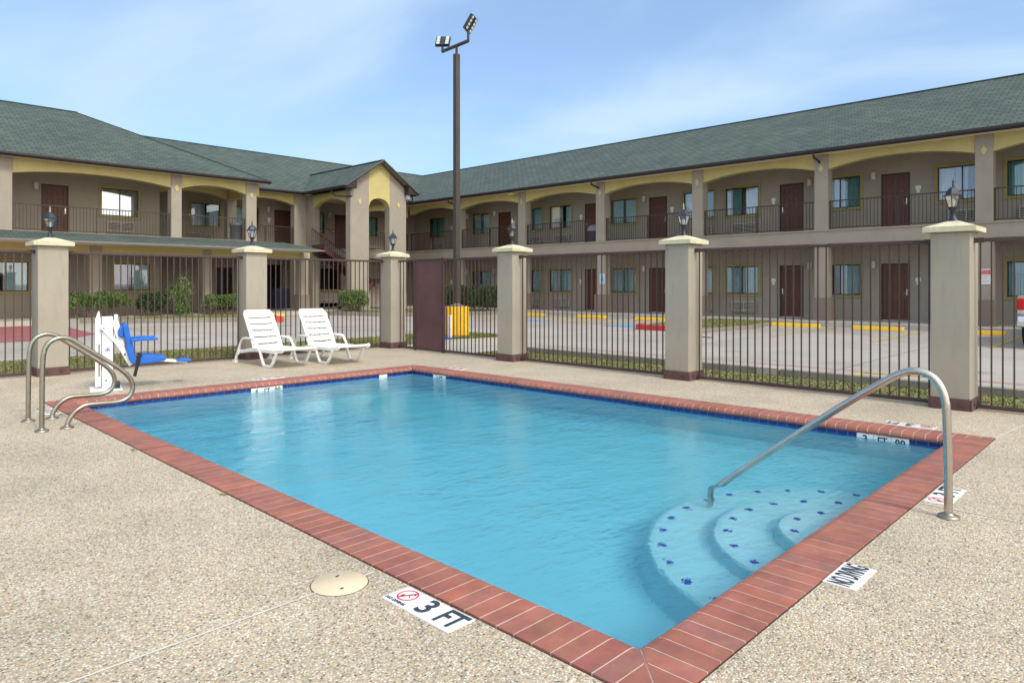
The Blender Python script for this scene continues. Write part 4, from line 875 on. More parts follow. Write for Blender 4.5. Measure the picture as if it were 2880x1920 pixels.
br_ = thing('pole_base_barrel', 'bright yellow fluted concrete barrel at the foot of the light pole', 'pole base', (12.82, 14.44, -0.02))
m = MB(); nf = 20; vs = []; prf = []
for k in range(nf * 4):
    a = 2 * PI * k / (nf * 4); rr = 0.33 + (0.012 if (k % 4) in (1, 2) else -0.006); prf.append((rr * math.cos(a), rr * math.sin(a)))
m.prism(prf, lambda u, v, dd: (u, v, dd), 0.0, 0.83); m.build('barrel', 'safety', br_, bevel=0.004)
m = MB(); m.lathe((0, 0, 0.832), [(0.20, 0), (0.19, 0.03), (0.11, 0.06), (0.09, 0.09)], 16); m.build('anchor_cover', 'bark', br_)
bl = MB(); rnd = random.Random(5)
hx = 14
pts = []
for i in range(hx):
    for j in range(6):
        a = 2 * PI * i / hx; q = j / 5; rr = 0.30 * (1 - q) ** 0.5 * (1 + 0.18 * math.sin(3 * a + j)); pts.append((rr * math.cos(a), rr * 0.8 * math.sin(a), 0.14 * q ** 0.8 + 0.015 * math.sin(5 * a + 2 * j) * (1 - q)))
bl.add(pts, [(i * 6 + j, ((i + 1) % hx) * 6 + j, ((i + 1) % hx) * 6 + j + 1, i * 6 + j + 1) for i in range(hx) for j in range(5)], 0.5, smooth=True)
tag(bl.build('crumpled_cover', mottled('blue_fabric', (0.01, 0.05, 0.30), 0.2, 0.7, 8, 0.7, 20), None, (11.27, 13.16, -0.01)), 'crumpled blue cloth on the ground beside the gate, before the barrel', 'cloth')
m = MB(); m.tube([(0, 0, 0), (0, 0, 0.62)], 0.05, 12); m.lathe((0, 0, 0.62), [(0.05, 0), (0.045, 0.02), (0.001, 0.03)], 12)
tag(m.build('utility_post', 'whitepaint', None, (11.95, 13.72, -0.02)), 'short white post between the gate and the yellow barrel', 'post')


# ================================================================== THE MOTEL
B = thing('motel_building', 'L-shaped two-storey tan motel with green shingle roof and arched ochre walkways', 'motel', (25.45, 32.9, 0))
BO = -B.location
S0 = 0.982            # wall plane scale (measured positions refer to a plane 27.7 m away)
XW, XC = 27.35, 25.45
def sy(v): return v * 27.35 / 27.7
def wall_holes(mb, fn, a0, a1, z0, z1, holes, th=0.15):
    """one wall sheet with real openings and reveals; fn(u, v, depth)"""
    us = sorted({a0, a1} | {h[0] for h in holes} | {h[1] for h in holes}); us = [u for u in us if a0 <= u <= a1]
    vs = sorted({z0, z1} | {h[2] for h in holes} | {h[3] for h in holes}); vs = [v for v in vs if z0 <= v <= z1]
    inside = lambda u, v: any(h[0] < u < h[1] and h[2] < v < h[3] for h in holes)
    for i in range(len(us) - 1):
        for j in range(len(vs) - 1):
            if inside((us[i] + us[i + 1]) / 2, (vs[j] + vs[j + 1]) / 2): continue
            for dd in (0, th): mb.quad(fn(us[i], vs[j], dd), fn(us[i + 1], vs[j], dd), fn(us[i + 1], vs[j + 1], dd), fn(us[i], vs[j + 1], dd), 0.5)
    for h in holes:
        P = [(h[0], h[2]), (h[1], h[2]), (h[1], h[3]), (h[0], h[3])]
        for k in range(4):
            p, q = P[k], P[(k + 1) % 4]; mb.quad(fn(p[0], p[1], 0), fn(q[0], q[1], 0), fn(q[0], q[1], th), fn(p[0], p[1], th), 0.5)

# ---- repeated pieces, modelled once in a local frame (x along the wall, -y outwards, z up; origin at sill / threshold)
cache = {}
def put(key, make, parent_loc, rz):
    """first use builds the part with its sub-parts, later uses copy it"""
    if key not in cache: cache[key] = make(); o = cache[key]
    else: o = link_copy(cache[key], B)
    o.parent = B; o.location = Vector(parent_loc) - B.location; o.rotation_euler = (0, 0, rz)
    return o
def curtain(mb, x0, x1, z0, z1, y=0.16, amp=0.018, wl=0.085, flare=0.0):
    n = max(8, int((x1 - x0) / 0.012))
    for k in range(n):
        a = x0 + (x1 - x0) * k / n; b = x0 + (x1 - x0) * (k + 1) / n
        f = lambda q: y + amp * math.sin(2 * PI * q / wl) + 0.4 * amp * math.sin(2 * PI * q / (wl * 2.7) + 1)
        mb.add([(a, f(a), z0), (b, f(b), z0), (b, f(b), z1), (a, f(a), z1)], [(0, 1, 2, 3)], 0.5, smooth=True)
def mk_window(kind, W_=1.43, H_=1.14):
    def f():
        t = MB(); o = 0.105
        t.box(-W_ / 2 - o, W_ / 2 + o, -0.035, 0.0, H_, H_ + o); t.box(-W_ / 2 - o, W_ / 2 + o, -0.035, 0.0, -o, 0); t.box(-W_ / 2 - o, -W_ / 2, -0.033, 0.0, 0, H_); t.box(W_ / 2, W_ / 2 + o, -0.033, 0.0, 0, H_)
        root = t.build('window', 'olive', B, bevel=0.006)
        fr = MB(); w_ = 0.035
        fr.box(-W_ / 2, W_ / 2, 0.03, 0.07, 0, w_); fr.box(-W_ / 2, W_ / 2, 0.03, 0.07, H_ - w_, H_); fr.box(-W_ / 2, -W_ / 2 + w_, 0.032, 0.068, w_, H_ - w_); fr.box(W_ / 2 - w_, W_ / 2, 0.032, 0.068, w_, H_ - w_); fr.box(-0.02, 0.02, 0.034, 0.066, w_, H_ - w_)
        fr.build('sash', 'alum', root)
        p = MB(); p.quad((-W_ / 2, 0.05, 0), (W_ / 2, 0.05, 0), (W_ / 2, 0.05, H_), (-W_ / 2, 0.05, H_)); p.build('pane', 'mirrorpane' if kind is WK['bright'] else 'pane', root)
        for mat, a, b in kind:
            c = MB(); curtain(c, -W_ / 2 + a * W_, -W_ / 2 + b * W_, 0.0, H_); c.build('curtain', mat, root)
        return root
    return f
WK = {   # curtain arrangements, as fractions of the width (0 = left as seen from outside)
    'sheer': [('sheer', 0.0, 0.60), ('mauve', 0.60, 0.86), ('sheer', 0.86, 1.0)],
    'half': [('tealpale', 0.02, 0.46), ('tealpale', 0.53, 0.98)],
    'gapr': [('sheer', 0.02, 0.18), ('teal', 0.18, 0.46), ('sheer', 0.60, 1.0)],
    'tealL': [('teal', 0.02, 0.28), ('sheer', 0.28, 0.74), ('teal', 0.80, 1.0)],
    'tealR': [('sheer', 0.0, 0.58), ('teal', 0.58, 0.99)],
    'drapes': [('tealpale', 0.01, 0.55), ('teal', 0.55, 0.60), ('tealpale', 0.60, 0.99)],
    'openL': [('sheer', 0.45, 0.56), ('tealpale', 0.56, 0.98)],
    'openM': [('sheer', 0.02, 0.36), ('tealpale', 0.36, 0.52), ('tealpale', 0.68, 0.98)],
    'dark': [('teal', 0.05, 0.95)],
    'greyL': [('mauve', 0.03, 0.42), ('sheer', 0.50, 0.55), ('tealpale', 0.55, 0.97)],
    'bright': [('sheer', 0.0, 0.5), ('sheer', 0.5, 1.0)],  # full-width white sheers stand in for the bright reflection on this glass
    'reflect': [('sheer', 0.02, 0.40), ('sheer', 0.44, 1.0)],
}
def window(kind, pos, rz): return put('w_' + kind, mk_window(WK[kind]), pos, rz)
def mk_door(side):
    def f():
        W_, H_ = 0.93, 2.03
        fr = MB(); fr.box(-W_ / 2, -W_ / 2 + 0.045, -0.02, 0.08, 0, H_); fr.box(W_ / 2 - 0.045, W_ / 2, -0.02, 0.08, 0, H_); fr.box(-W_ / 2, W_ / 2, -0.022, 0.082, H_ - 0.045, H_)
        dr = MB(); a = W_ / 2 - 0.047; h = H_ - 0.047; y0 = 0.02
        holes = []; pz = [(0.20, 0.78), (0.92, 1.50), (1.62, 1.86)]
        for (z0, z1) in pz:
            for (x0, x1) in ((-0.31, -0.06), (0.06, 0.31)): holes.append((x0, x1, z0, z1))
        wall_holes(dr, lambda u, v, dd: (u, y0 + dd, v), -a, a, 0.012, h, holes, 0.024)
        for hh in holes:
            dr.quad((hh[0], y0 + 0.023, hh[2]), (hh[1], y0 + 0.023, hh[2]), (hh[1], y0 + 0.023, hh[3]), (hh[0], y0 + 0.023, hh[3]), 0.5)
            dr.box(hh[0] + 0.035, hh[1] - 0.035, y0 + 0.003, y0 + 0.012, hh[2] + 0.035, hh[3] - 0.035)
        root = dr.build('door', 'door', B)
        fr.build('door_frame', 'doorframe', root, bevel=0.004)
        sx = side
        k = MB(); k.box(sx * 0.36 - 0.022, sx * 0.36 + 0.022, y0 - 0.012, y0, 0.90, 1.12); k.tube([(sx * 0.36, y0 - 0.045, 0.955), (sx * 0.25, y0 - 0.045, 0.955)], 0.012, 8); k.tube([(sx * 0.36, y0, 0.955), (sx * 0.36, y0 - 0.045, 0.955)], 0.013, 8); k.build('handle', 'steel', root)
        s = MB(); s.box(-a, a, -0.03, 0.02, -0.004, 0.011); s.build('threshold', 'white', root)
        return root
    return f
def door(side, pos, rz): return put('door%d' % side, mk_door(side), pos, rz)
def mk_ac():
    W_, H_ = 1.02, 0.40; g = MB(); g.box(-W_ / 2, W_ / 2, -0.10, 0.0, 0, H_); root = g.build('air_conditioner', 'hole', B)
    f = MB(); f.box(-W_ / 2 - 0.01, W_ / 2 + 0.01, -0.125, -0.02, H_ - 0.03, H_ + 0.01); f.box(-W_ / 2 - 0.01, W_ / 2 + 0.01, -0.125, -0.02, -0.01, 0.025)
    for x in (-W_ / 2, 0, W_ / 2): f.box(x - 0.014, x + 0.014, -0.124, -0.02, 0.025, H_ - 0.03)
    for k in range(6): z = 0.055 + k * 0.055; f.obox((0, -0.112, z), (W_ / 2, 0, 0), (0, 0.010, 0.012), (0, -0.0035, 0.0035))
    f.build('grille', 'grille', root); return root
def ac(pos, rz): return put('ac', mk_ac, pos, rz)
def mk_wlight():
    m_ = MB(); m_.lathe((0, -0.07, 0), [(0.075, 0.0), (0.085, 0.01), (0.085, 0.25), (0.075, 0.27)], 14); root = m_.build('wall_light', 'lampglass', B)
    m_ = MB(); m_.box(-0.07, 0.07, -0.04, 0, 0.0, 0.27); m_.build('back_plate', 'grille', root); return root
def wlight(pos, rz): return put('wl', mk_wlight, pos, rz)
def mk_sign():
    m_ = MB(); m_.box(-0.085, 0.085, -0.012, 0, 0.12, 0.25); m_.box(-0.05, 0.05, -0.012, 0, 0.0, 0.118); return m_.build('room_number_plate', 'white', B, bevel=0.003)
def rsign(pos, rz): return put('sg', mk_sign, pos, rz)

# ---- right wing: room front at X = 27.35, repeating every 9.775 m
RZ = -PI / 2      # local x -> -Y ... seen from outside, left is +Y
ZL, ZU = 0.13, 3.35
holesR = []; items = []
for m0 in range(-2, 4):
    b0 = sy(4.58) + m0 * 9.775
    wins = [b0 + 0.715, b0 + sy(3.97) + 0.715 , b0 + sy(7.91) + 0.715]
    doors = [(b0 + sy(2.31) + 0.465, 1), (b0 + sy(6.07) + 0.465, -1)]
    for c in wins:
        if c < 34: items.append(('w', c, m0))
    for c, s_ in doors:
        if c < 34: items.append(('d', c, s_))
upk = {}; lok = {}
wlist = sorted([c for k, c, _ in items if k == 'w'])
# curtain kinds measured left-to-right in the photo; key = rounded window centre
UPK = [(3.3, 'tealL'), (5.24, 'sheer'), (9.15, 'tealR'), (13.0, 'gapr'), (15.0, 'tealR'), (18.9, 'half'), (22.8, 'openM'), (24.8, 'half'), (28.7, 'half'), (32.6, 'dark')]
LOK = [(3.3, 'drapes'), (5.24, 'drapes'), (9.15, 'openL'), (13.0, 'drapes'), (15.0, 'drapes'), (18.9, 'drapes'), (22.8, 'drapes'), (24.8, 'openL'), (28.7, 'greyL'), (32.6, 'drapes')]
def kind(lst, c): return min(lst, key=lambda q: abs(q[0] - c))[1]
CW, CH = 1.43, 1.14
for k, c, s_ in items:
    for z, st in ((ZL, 0), (ZU, 1)):
        if k == 'w':
            zs = 1.02 if st == 0 else 4.28; holesR.append((c - CW / 2, c + CW / 2, zs, zs + CH))
            if c > -2: window(kind(UPK if st else LOK, c), (XW, c, zs), RZ)
        else:
            holesR.append((c - 0.465, c + 0.465, z, z + 2.03))
            if c > -2:
                door(s_, (XW, c, z), RZ); rsign((XW - 0.001, c - s_ * 0.72, z + 1.27), RZ); wlight((XW - 0.001, c + s_ * 0.72, z + 1.86), RZ)
for c in [q for k, q, _ in items if k == 'w' and q > -2]:
    if abs(c - 9.15) < .4 or abs(c - 18.9) < .4 or abs(c - 28.7) < .4 or abs(c + 0.6) < .4: continue
    for z in (ZL, ZU): ac((XW - 0.001, c - 0.14, z + 0.17), RZ)
wr = MB(); fr_ = lambda u, v, dd: (XW + dd, u, v)
wall_holes(wr, fr_, -14, 34.8, 0.0, 6.03, holesR, 0.16); wr.build('wall', 'stucco', B, BO)
ri = MB(); ri.quad((XW + 3.2, -14, 0), (XW + 3.2, 44, 0), (XW + 3.2, 44, 6.03), (XW + 3.2, -14, 6.03)); ri.quad((XW + .16, -14, 2.9), (XW + 3.2, -14, 2.9), (XW + 3.2, 34.6, 2.9), (XW + .16, 34.6, 2.9)); ri.quad((XW + .16, -14, 0.12), (XW + 3.2, -14, .12), (XW + 3.2, 34.6, .12), (XW + .16, 34.6, .12)); ri.quad((XW + .16, -14, 3.34), (XW + 3.2, -14, 3.34), (XW + 3.2, 34.6, 3.34), (XW + .16, 34.6, 3.34))
yy = -9.2
while yy < 34: ri.quad((XW + .16, yy, 0), (XW + 3.2, yy, 0), (XW + 3.2, yy, 6.03), (XW + .16, yy, 6.03)); yy += 4.8875
# other sides of the block so it is closed
ri.build('interior_walls', 'room', B, BO)
ow = MB(); ow.quad((36.6, -14, 0), (36.6, 44.2, 0), (36.6, 44.2, 6.03), (36.6, -14, 6.03)); ow.quad((XW, -14, 0), (36.6, -14, 0), (36.6, -14, 6.03), (XW, -14, 6.03)); ow.quad((-6, 44.2, 0), (36.6, 44.2, 0), (36.6, 44.2, 6.03), (-6, 44.2, 6.03)); ow.quad((-6, 32.4, 0), (-6, 44.2, 0), (-6, 44.2, 6.03), (-6, 32.4, 6.03))
ow.build('rear_walls', 'stucco', B, BO)

# upper walkway slabs and their fascias
sb = MB(); sb.box(XC - 0.0, XW, -14, 32.9, 2.86, 3.30); sb.box(XC - 0.035, XW, -14, 32.9, 3.30, 3.352)
sb.box(18.75, XW, 32.9, 34.8, 2.86, 3.30); sb.box(18.75, XW, 32.865, 34.8, 3.30, 3.353)
sb.build('walkway_slab', 'stucco', B, BO)
sb = MB(); sb.box(-4, 14.6, 30.05, 34.8, 2.95, 3.30); sb.box(14.6, 18.75, 32.9, 34.8, 2.95, 3.30); sb.box(14.6, 15.9, 29.93, 32.87, 3.27, 3.344); sb.box(-4, 14.6, 29.93, 34.8, 3.30, 3.36); sb.box(14.6, 18.75, 32.87, 34.8, 3.30, 3.355); sb.build('walkway_slab', 'stucco', B, BO)
# walkway ceilings
cl = MB(); cl.box(24.93, XW, -14, 32.4, 6.035, 6.06); cl.box(11, 27.4, 32.42, 34.8, 6.035, 6.06); cl.box(-6, 15.0, 29.62, 34.8, 5.96, 5.985); cl.build('soffit', 'soffit', B, BO)

# columns
def column(c0, c1, d0, d1, zb, zt, axis, diamond=True, skirt=True, zsk=0.95, mat='stucco'):
    """c0..c1 along the facade, d0..d1 in depth; axis 'x': facade along Y facing -X; 'y': facade along X facing -Y"""
    mk = (lambda a0, a1, b0, b1, z0, z1, m_: m_.box(b0, b1, a0, a1, z0, z1)) if axis == 'x' else (lambda a0, a1, b0, b1, z0, z1, m_: m_.box(a0, a1, b0, b1, z0, z1))
    m_ = MB(); mk(c0, c1, d0, d1, zb, zt, m_); col = m_.build('column', mat, B, BO, bevel=0.012)
    if skirt: m_ = MB(); e = 0.05; mk(c0 - e, c1 + e, d0 - e, d1 + e, zb - 0.02, zsk, m_); m_.build('column_base', 'stucco_dark', col, bevel=0.012)
    if diamond:
        cc = (c0 + c1) / 2; z = diamond if isinstance(diamond, float) else 5.56; p = [(cc, z - 0.165), (cc + 0.095, z), (cc, z + 0.165), (cc - 0.095, z)]
        m_ = MB(); m_.prism(p, (lambda u, v, dd: (d0 - dd, u, v)) if axis == 'x' else (lambda u, v, dd: (u, d0 - dd, v)), 0.001, 0.028); m_.build('diamond_ornament', 'yellow', col, bevel=0.005)
    return col
CY = [-15.25 + 4.87 * k + 0.0 for k in range(0, 10)]
CY = [4.30 + 4.868 * k for k in range(-4, 6)]
for c in CY:
    dm = c > 3
    column(c - 0.235, c + 0.235, XC, XC + 0.45, 3.353, 6.03, 'x', 5.54, False)
    column(c - 0.235, c + 0.235, XC + 0.004, XC + 0.45, 0.13, 2.86, 'x', False, True)
# arched ochre beams
def arch(a0, a1, zt, zs, zc, axis, d0, dth=0.30, n=22, name='arch_beam'):
    m_ = MB(); us = [a0 + (a1 - a0) * k / n for k in range(n + 1)]; c = (a0 + a1) / 2; h = (a1 - a0) / 2
    top = [(u, zt) for u in us]; bot = [(u, zs + (zc - zs) * math.sqrt(max(0, 1 - (abs(u - c) / (h * 1.06)) ** 2.0)) if False else zs + (zc - zs) * (1 - (abs(u - c) / h) ** 2.2)) for u in us]
    m_.strip(top, bot, (lambda u, v, dd: (d0 + dd, u, v)) if axis == 'x' else (lambda u, v, dd: (u, d0 + dd, v)), 0, dth, 0.5)
    return m_.build(name, 'yellow', B, BO)
for a, b in zip(CY[:-1], CY[1:]): arch(a + 0.235, b - 0.235, 6.034, 5.50, 5.77, 'x', XC + 0.06)
arch(CY[-1] + 0.235, 32.9, 6.034, 5.50, 5.77, 'x', XC + 0.06)

# railings (balusters are part of the railing)
def railing(a, b, z, h=1.0, gap=0.112, post=1.6):
    a = Vector(a); b = Vector(b); L = (b - a).length; e = (b - a).normalized(); m_ = MB(); up = Vector((0, 0, 1)); sd_ = e.cross(up)
    m_.obox(a + e * L / 2 + up * (z + h), e * L / 2, sd_ * 0.018, up * 0.018); m_.obox(a + e * L / 2 + up * (z + 0.07), e * L / 2, sd_ * 0.014, up * 0.014)
    n = int(L / gap)
    for k in range(1, n): m_.obox(a + e * (L * k / n) + up * (z + h / 2 + 0.03), e * 0.0075, sd_ * 0.0075, up * (h / 2 - 0.045))
    for k in (0.006, 0.5, 0.994): m_.obox(a + e * (L * k) + up * (z + h / 2), e * 0.02, sd_ * 0.02, up * (h / 2 + 0.01))
    return m_.build('railing', 'rail', B, BO)
for a, b in zip(CY[:-1], CY[1:]):
    if b > -1: railing((XC + 0.16, a + 0.235, 0), (XC + 0.16, b - 0.235, 0), 3.352, 1.02)
railing((XC + 0.16, CY[-1] + 0.235, 0), (XC + 0.16, 32.9, 0), 3.352, 1.02)

# ---- left wing and the recessed middle (rooms face -Y)
YC, YWL, YM, YWM = 30.0, 32.4, 32.9, 34.8
holesL = [(6.90, 7.80, 3.36, 5.39), (9.0, 10.43, 4.30, 5.44), (5.03, 6.46, 1.15, 2.29), (9.46, 10.89, 1.15, 2.29)]
wl_ = MB(); wall_holes(wl_, lambda u, v, dd: (u, YWL + dd, v), -6, 11.3, 0.0, 6.0, holesL, 0.16); wl_.box(11.14, 11.3, YWL + 0.165, YWM, 0, 6.0); wl_.build('wall', 'stucco', B, BO)
door(1, (7.35, YWL, 3.36), 0); window('bright', (9.715, YWL, 4.30), 0); window('openL', (5.745, YWL, 1.15), 0); window('greyL', (10.175, YWL, 1.15), 0)
ac((9.72, YWL - 0.001, 3.64), 0); wlight((6.70, YWL - 0.001, 5.16), 0)
door(1, (7.35, YWL - 0.03, 0.145), 0)
holesM = [(13.58, 15.01, 4.28, 5.42), (15.62, 17.05, 4.28, 5.42), (17.92, 18.85, 3.353, 5.383), (14.75, 15.65, 0.14, 2.25), (19.5, 20.93, 4.28, 5.42), (21.6, 22.53, 3.353, 5.383), (23.1, 24.53, 4.28, 5.42), (17.1, 18.4, 0.14, 2.45), (25.35, 26.75, 3.353, 5.6), (25.35, 26.75, 0.14, 2.6), (19.2, 22.0, 0.14, 2.3)]
wm = MB(); wall_holes(wm, lambda u, v, dd: (u, YWM + dd, v), 11.14, 27.51, 0.0, 6.03, holesM, 0.16); wm.build('wall', 'stucco', B, BO)
window('openM', (14.295, YWM, 4.28), 0); window('half', (16.335, YWM, 4.28), 0); door(-1, (18.385, YWM, 3.353), 0); window('half', (20.215, YWM, 4.28), 0); door(1, (22.065, YWM, 3.353), 0); window('tealR', (23.815, YWM, 4.28), 0)
ac((14.0, YWM - 0.001, 3.52), 0); ac((23.9, YWM - 0.001, 3.52), 0); wlight((17.55, YWM - 0.001, 5.22), 0); rsign((17.62, YWM - 0.001, 4.68), 0); wlight((21.2, YWM - 0.001, 5.2), 0)
im = MB(); im.quad((-6, YWL + 3.4, 0), (11, YWL + 3.4, 0), (11, YWL + 3.4, 6), (-6, YWL + 3.4, 6)); im.quad((11.2, YWM + 3.2, 0), (25.2, YWM + 3.2, 0), (25.2, YWM + 3.2, 6), (11.2, YWM + 3.2, 6))
for z in (0.11, 2.9, 3.33): im.quad((-6, YWL + .16, z), (11.1, YWL + .16, z), (11.1, YWL + 3.4, z), (-6, YWL + 3.4, z)); im.quad((11.3, YWM + .16, z), (30, YWM + .16, z), (30, YWM + 3.2, z), (11.3, YWM + 3.2, z))
for x in (8.6, 15.3, 19.1, 21.4, 22.8): im.quad((x, YWL + .17 if x < 11 else YWM + .17, 0), (x, YWM + 3.2, 0), (x, YWM + 3.2, 6.02), (x, YWL + .17 if x < 11 else YWM + .17, 6.02))
for x in (25.2, 26.9): im.quad((x, YWM + .17, 0), (x, 43, 0), (x, 43, 6.02), (x, YWM + .17, 6.02))
im.build('interior_walls', 'room', B, BO)
# columns of the left wing
column(4.95, 5.50, YC, YC + 0.42, 3.36, 5.97, 'y', False, False)
for a, b in ((10.92, 11.34), (14.12, 14.60)): column(a, b, YC, YC + 0.42, 3.36, 5.97, 'y', 5.41, False)
for a, b in ((8.04, 8.48), (12.37, 12.76), (16.95, 17.41)): column(a, b, 30.4, 30.82, 0.14, 2.9, 'y', False, a > 16, 0.9)
column(14.55, 15.0, YM, YM + 0.42, 3.353, 6.03, 'y', False, False); column(18.05, 18.745, YM, YM + 0.42, 0.14, 6.03, 'y', False, False)
column(1.0, 1.45, YC, YC + 0.42, 3.36, 5.97, 'y', False, False)
arch(5.50, 10.92, 5.975, 5.42, 5.64, 'y', YC + 0.05); arch(11.34, 14.12, 5.975, 5.42, 5.66, 'y', YC + 0.05); arch(1.45, 4.95, 5.975, 5.42, 5.66, 'y', YC + 0.05)
arch(15.0, 18.05, 6.034, 5.48, 5.74, 'y', YM + 0.05); arch(22.1, 25.4, 6.034, 5.30, 5.62, 'y', YM + 0.05)
arch(11.3, 14.55, 6.034, 5.48, 5.74, 'y', YM + 0.05)
# side beam closing the raised front part to the middle
m_ = MB(); m_.box(14.62, 14.92, YC + 0.42, YM, 5.45, 6.03); m_.build('side_beam', 'yellow', B, BO)
railing((5.50, YC + 0.12, 0), (10.92, YC + 0.12, 0), 3.36, 0.97, 0.112); railing((11.34, YC + 0.12, 0), (14.12, YC + 0.12, 0), 3.36, 0.97); railing((15.0, YM + 0.12, 0), (18.05, YM + 0.12, 0), 3.353, 1.0); railing((22.1, YM + 0.12, 0), (25.45, YM + 0.12, 0), 3.353, 1.0)
railing((1.45, YC + 0.12, 0), (4.95, YC + 0.12, 0), 3.36, 0.97)
m_ = MB(); m_.box(-4, 17.5, 30.42, 30.78, 2.62, 2.93); m_.build('lower_beam', 'yellow', B, BO)
# lower awning roof
def roofpoly(mb, pts, e, s_):
    """pts 3D; uv from directions e (along eave) and s_ (up the slope)"""
    e = Vector(e).normalized(); s_ = Vector(s_).normalized(); mb.add(pts, [tuple(range(len(pts)))], 0.5, [[(Vector(p).dot(e), Vector(p).dot(s_)) for p in pts]])
ar = MB(); e = (1, 0, 0); s_ = (0, 1.4, 0.36)
roofpoly(ar, [(-4, 28.55, 2.985), (17.15, 28.55, 2.985), (15.9, 29.93, 3.345), (-4, 29.93, 3.345)], e, s_)
roofpoly(ar, [(17.15, 28.55, 2.985), (17.15, 32.9, 2.985), (15.9, 32.9, 3.345), (15.9, 29.93, 3.345)], (0, 1, 0), (-1.25, 0, 0.36)); ar.build('awning_roof', 'roof', B, BO)
m_ = MB(); m_.box(-4, 17.17, 28.53, 28.57, 2.925, 2.992); m_.box(17.13, 17.17, 28.57, 32.9, 2.925, 2.99); m_.build('drip_edge', 'trimgrey', B, BO)
m_ = MB(); m_.box(-4, 17.12, 28.58, 32.8, 2.93, 2.955); m_.build('soffit', 'soffit', B, BO)

# ---- roofs
rf = MB(); ZE, ZR = 6.13, 9.03
se = (6.1, 0, 2.9)
roofpoly(rf, [(24.88, -16, ZE), (24.88, 32.38, ZE), (31, 38.5, ZR), (31, -16, ZR)][::-1], (0, 1, 0), se)
roofpoly(rf, [(31, -16, ZR), (31, 38.5, ZR), (37.1, 44.6, ZE), (37.1, -16, ZE)], (0, 1, 0), (-6.1, 0, 2.9))
roofpoly(rf, [(-8, 32.38, ZE), (24.88, 32.38, ZE), (31, 38.5, ZR), (-8, 38.5, ZR)], (1, 0, 0), (0, 6.1, 2.9))
roofpoly(rf, [(-8, 44.6, ZE), (37.1, 44.6, ZE), (31, 38.5, ZR), (-8, 38.5, ZR)], (1, 0, 0), (0, -6.1, 2.9))
rm = rf.build('roof', 'roof', B, BO)
rf = MB(); ez = 6.06; rz_ = 9.12
roofpoly(rf, [(-8, 29.55, ez), (14.98, 29.55, ez), (8.95, 35.7, rz_), (-8, 35.7, rz_)], (1, 0, 0), (0, 6.15, 3.06))
roofpoly(rf, [(14.98, 29.55, ez), (14.98, 41.85, ez), (8.95, 35.7, rz_)], (0, 1, 0), (-6.0, 0, 3.06))
roofpoly(rf, [(-8, 41.85, ez), (14.98, 41.85, ez), (8.95, 35.7, rz_), (-8, 35.7, rz_)], (1, 0, 0), (0, -6.15, 3.06))
rm2 = rf.build('roof', 'roof', B, BO)
# ridge and hip caps
def cap_(pts, nm='ridge_cap', par=None, wd=0.12):
    m_ = MB()
    for a, b in zip(pts[:-1], pts[1:]): m_.bar(Vector(a) + Vector((0, 0, 0.01)), Vector(b) + Vector((0, 0, 0.01)), wd, 0.05)
    return m_.build(nm, 'ridge', par or B, (0, 0, 0) if par else BO)
cap_([(31, -16, ZR), (31, 38.5, ZR)], par=rm); cap_([(-8, 38.5, ZR), (31, 38.5, ZR)], par=rm); cap_([(-8, 35.7, rz_), (8.95, 35.7, rz_)], par=rm2)
hp = MB(); hp.bar((8.95, 35.7, rz_), (14.98, 29.55, ez), 0.16, 0.03); hp.build('hip_cap', 'ridge', rm2)
# gutters and fascia
def gutter(a, b, z, outv):
    a = Vector(a); b = Vector(b); ov = Vector(outv); m_ = MB(); e_ = (b - a).normalized()
    pr = [(0.0, 0.0), (0.09, 0.0), (0.125, 0.05), (0.125, 0.115), (0.115, 0.115), (0.112, 0.055), (0.085, 0.012), (0.0, 0.012)]
    m_.prism(pr, lambda u, v, dd: tuple(a + ov * u + e_ * dd + Vector((0, 0, z + v))), 0, (b - a).length)
    m_.obox(a + (b - a) / 2 + ov * -0.012 + Vector((0, 0, z + 0.045)), (b - a) / 2, ov * 0.012, (0, 0, 0.065)); return m_.build('gutter', 'gutter', B, BO)
gutter((24.93, -16, 0), (24.93, 32.33, 0), 6.02, (-1, 0, 0)); gutter((22.65, 32.43, 0), (24.93, 32.43, 0), 6.02, (0, -1, 0)); gutter((14.9, 32.43, 0), (18.2, 32.43, 0), 6.02, (0, -1, 0)); gutter((-8, 29.60, 0), (15.06, 29.60, 0), 5.955, (0, -1, 0))
for c in (CY[5], CY[7], CY[9]):
    m_ = MB(); m_.tube(catmull([(24.87, c + 0.05, 6.03), (24.87, c + 0.05, 5.93), (24.95, c + 0.05, 5.86), (25.36, c + 0.05, 5.80), (25.44, c + 0.05, 5.74)], 3), 0.036, 8); m_.build('downspout', 'gutter', B, BO)
sc_ = MB(); sc_.box(25.05, 25.16, 24.0, 24.35, 5.90, 5.99); sc_.tube([(25.1, 24.15, 5.98), (25.1, 24.15, 6.04)], 0.02, 8); sc_.build('security_camera', 'cap', B, BO)

# ---- stair tower with gable
TX0, TX1, TY = 18.74, 22.08, 28.8; ax = (TX0 + TX1) / 2; TZ = 6.03
gf = MB()
ap = 7.50; slope = (ap - 6.0) / (ax - TX0 + 0.35)
def zt_(x): return ap - abs(x - ax) * slope * 0.995
oc0, oc1 = 19.80, 21.04
fyt = lambda u, v, dd: (u, TY + dd, v)
gf.strip([(TX0, zt_(TX0)), (oc0, zt_(oc0))], [(TX0, 0.14), (oc0, 0.14)], fyt, 0, 0.40, 0.5)
gf.strip([(oc1, zt_(oc1)), (TX1, zt_(TX1))], [(oc1, 0.14), (TX1, 0.14)], fyt, 0, 0.40, 0.5)
gw = gf.build('gable_wall', 'stucco', B, BO)
pn = MB(); n = 16; us = [oc0 + (oc1 - oc0) * k / n for k in range(n + 1)]; c = (oc0 + oc1) / 2; h = (oc1 - oc0) / 2
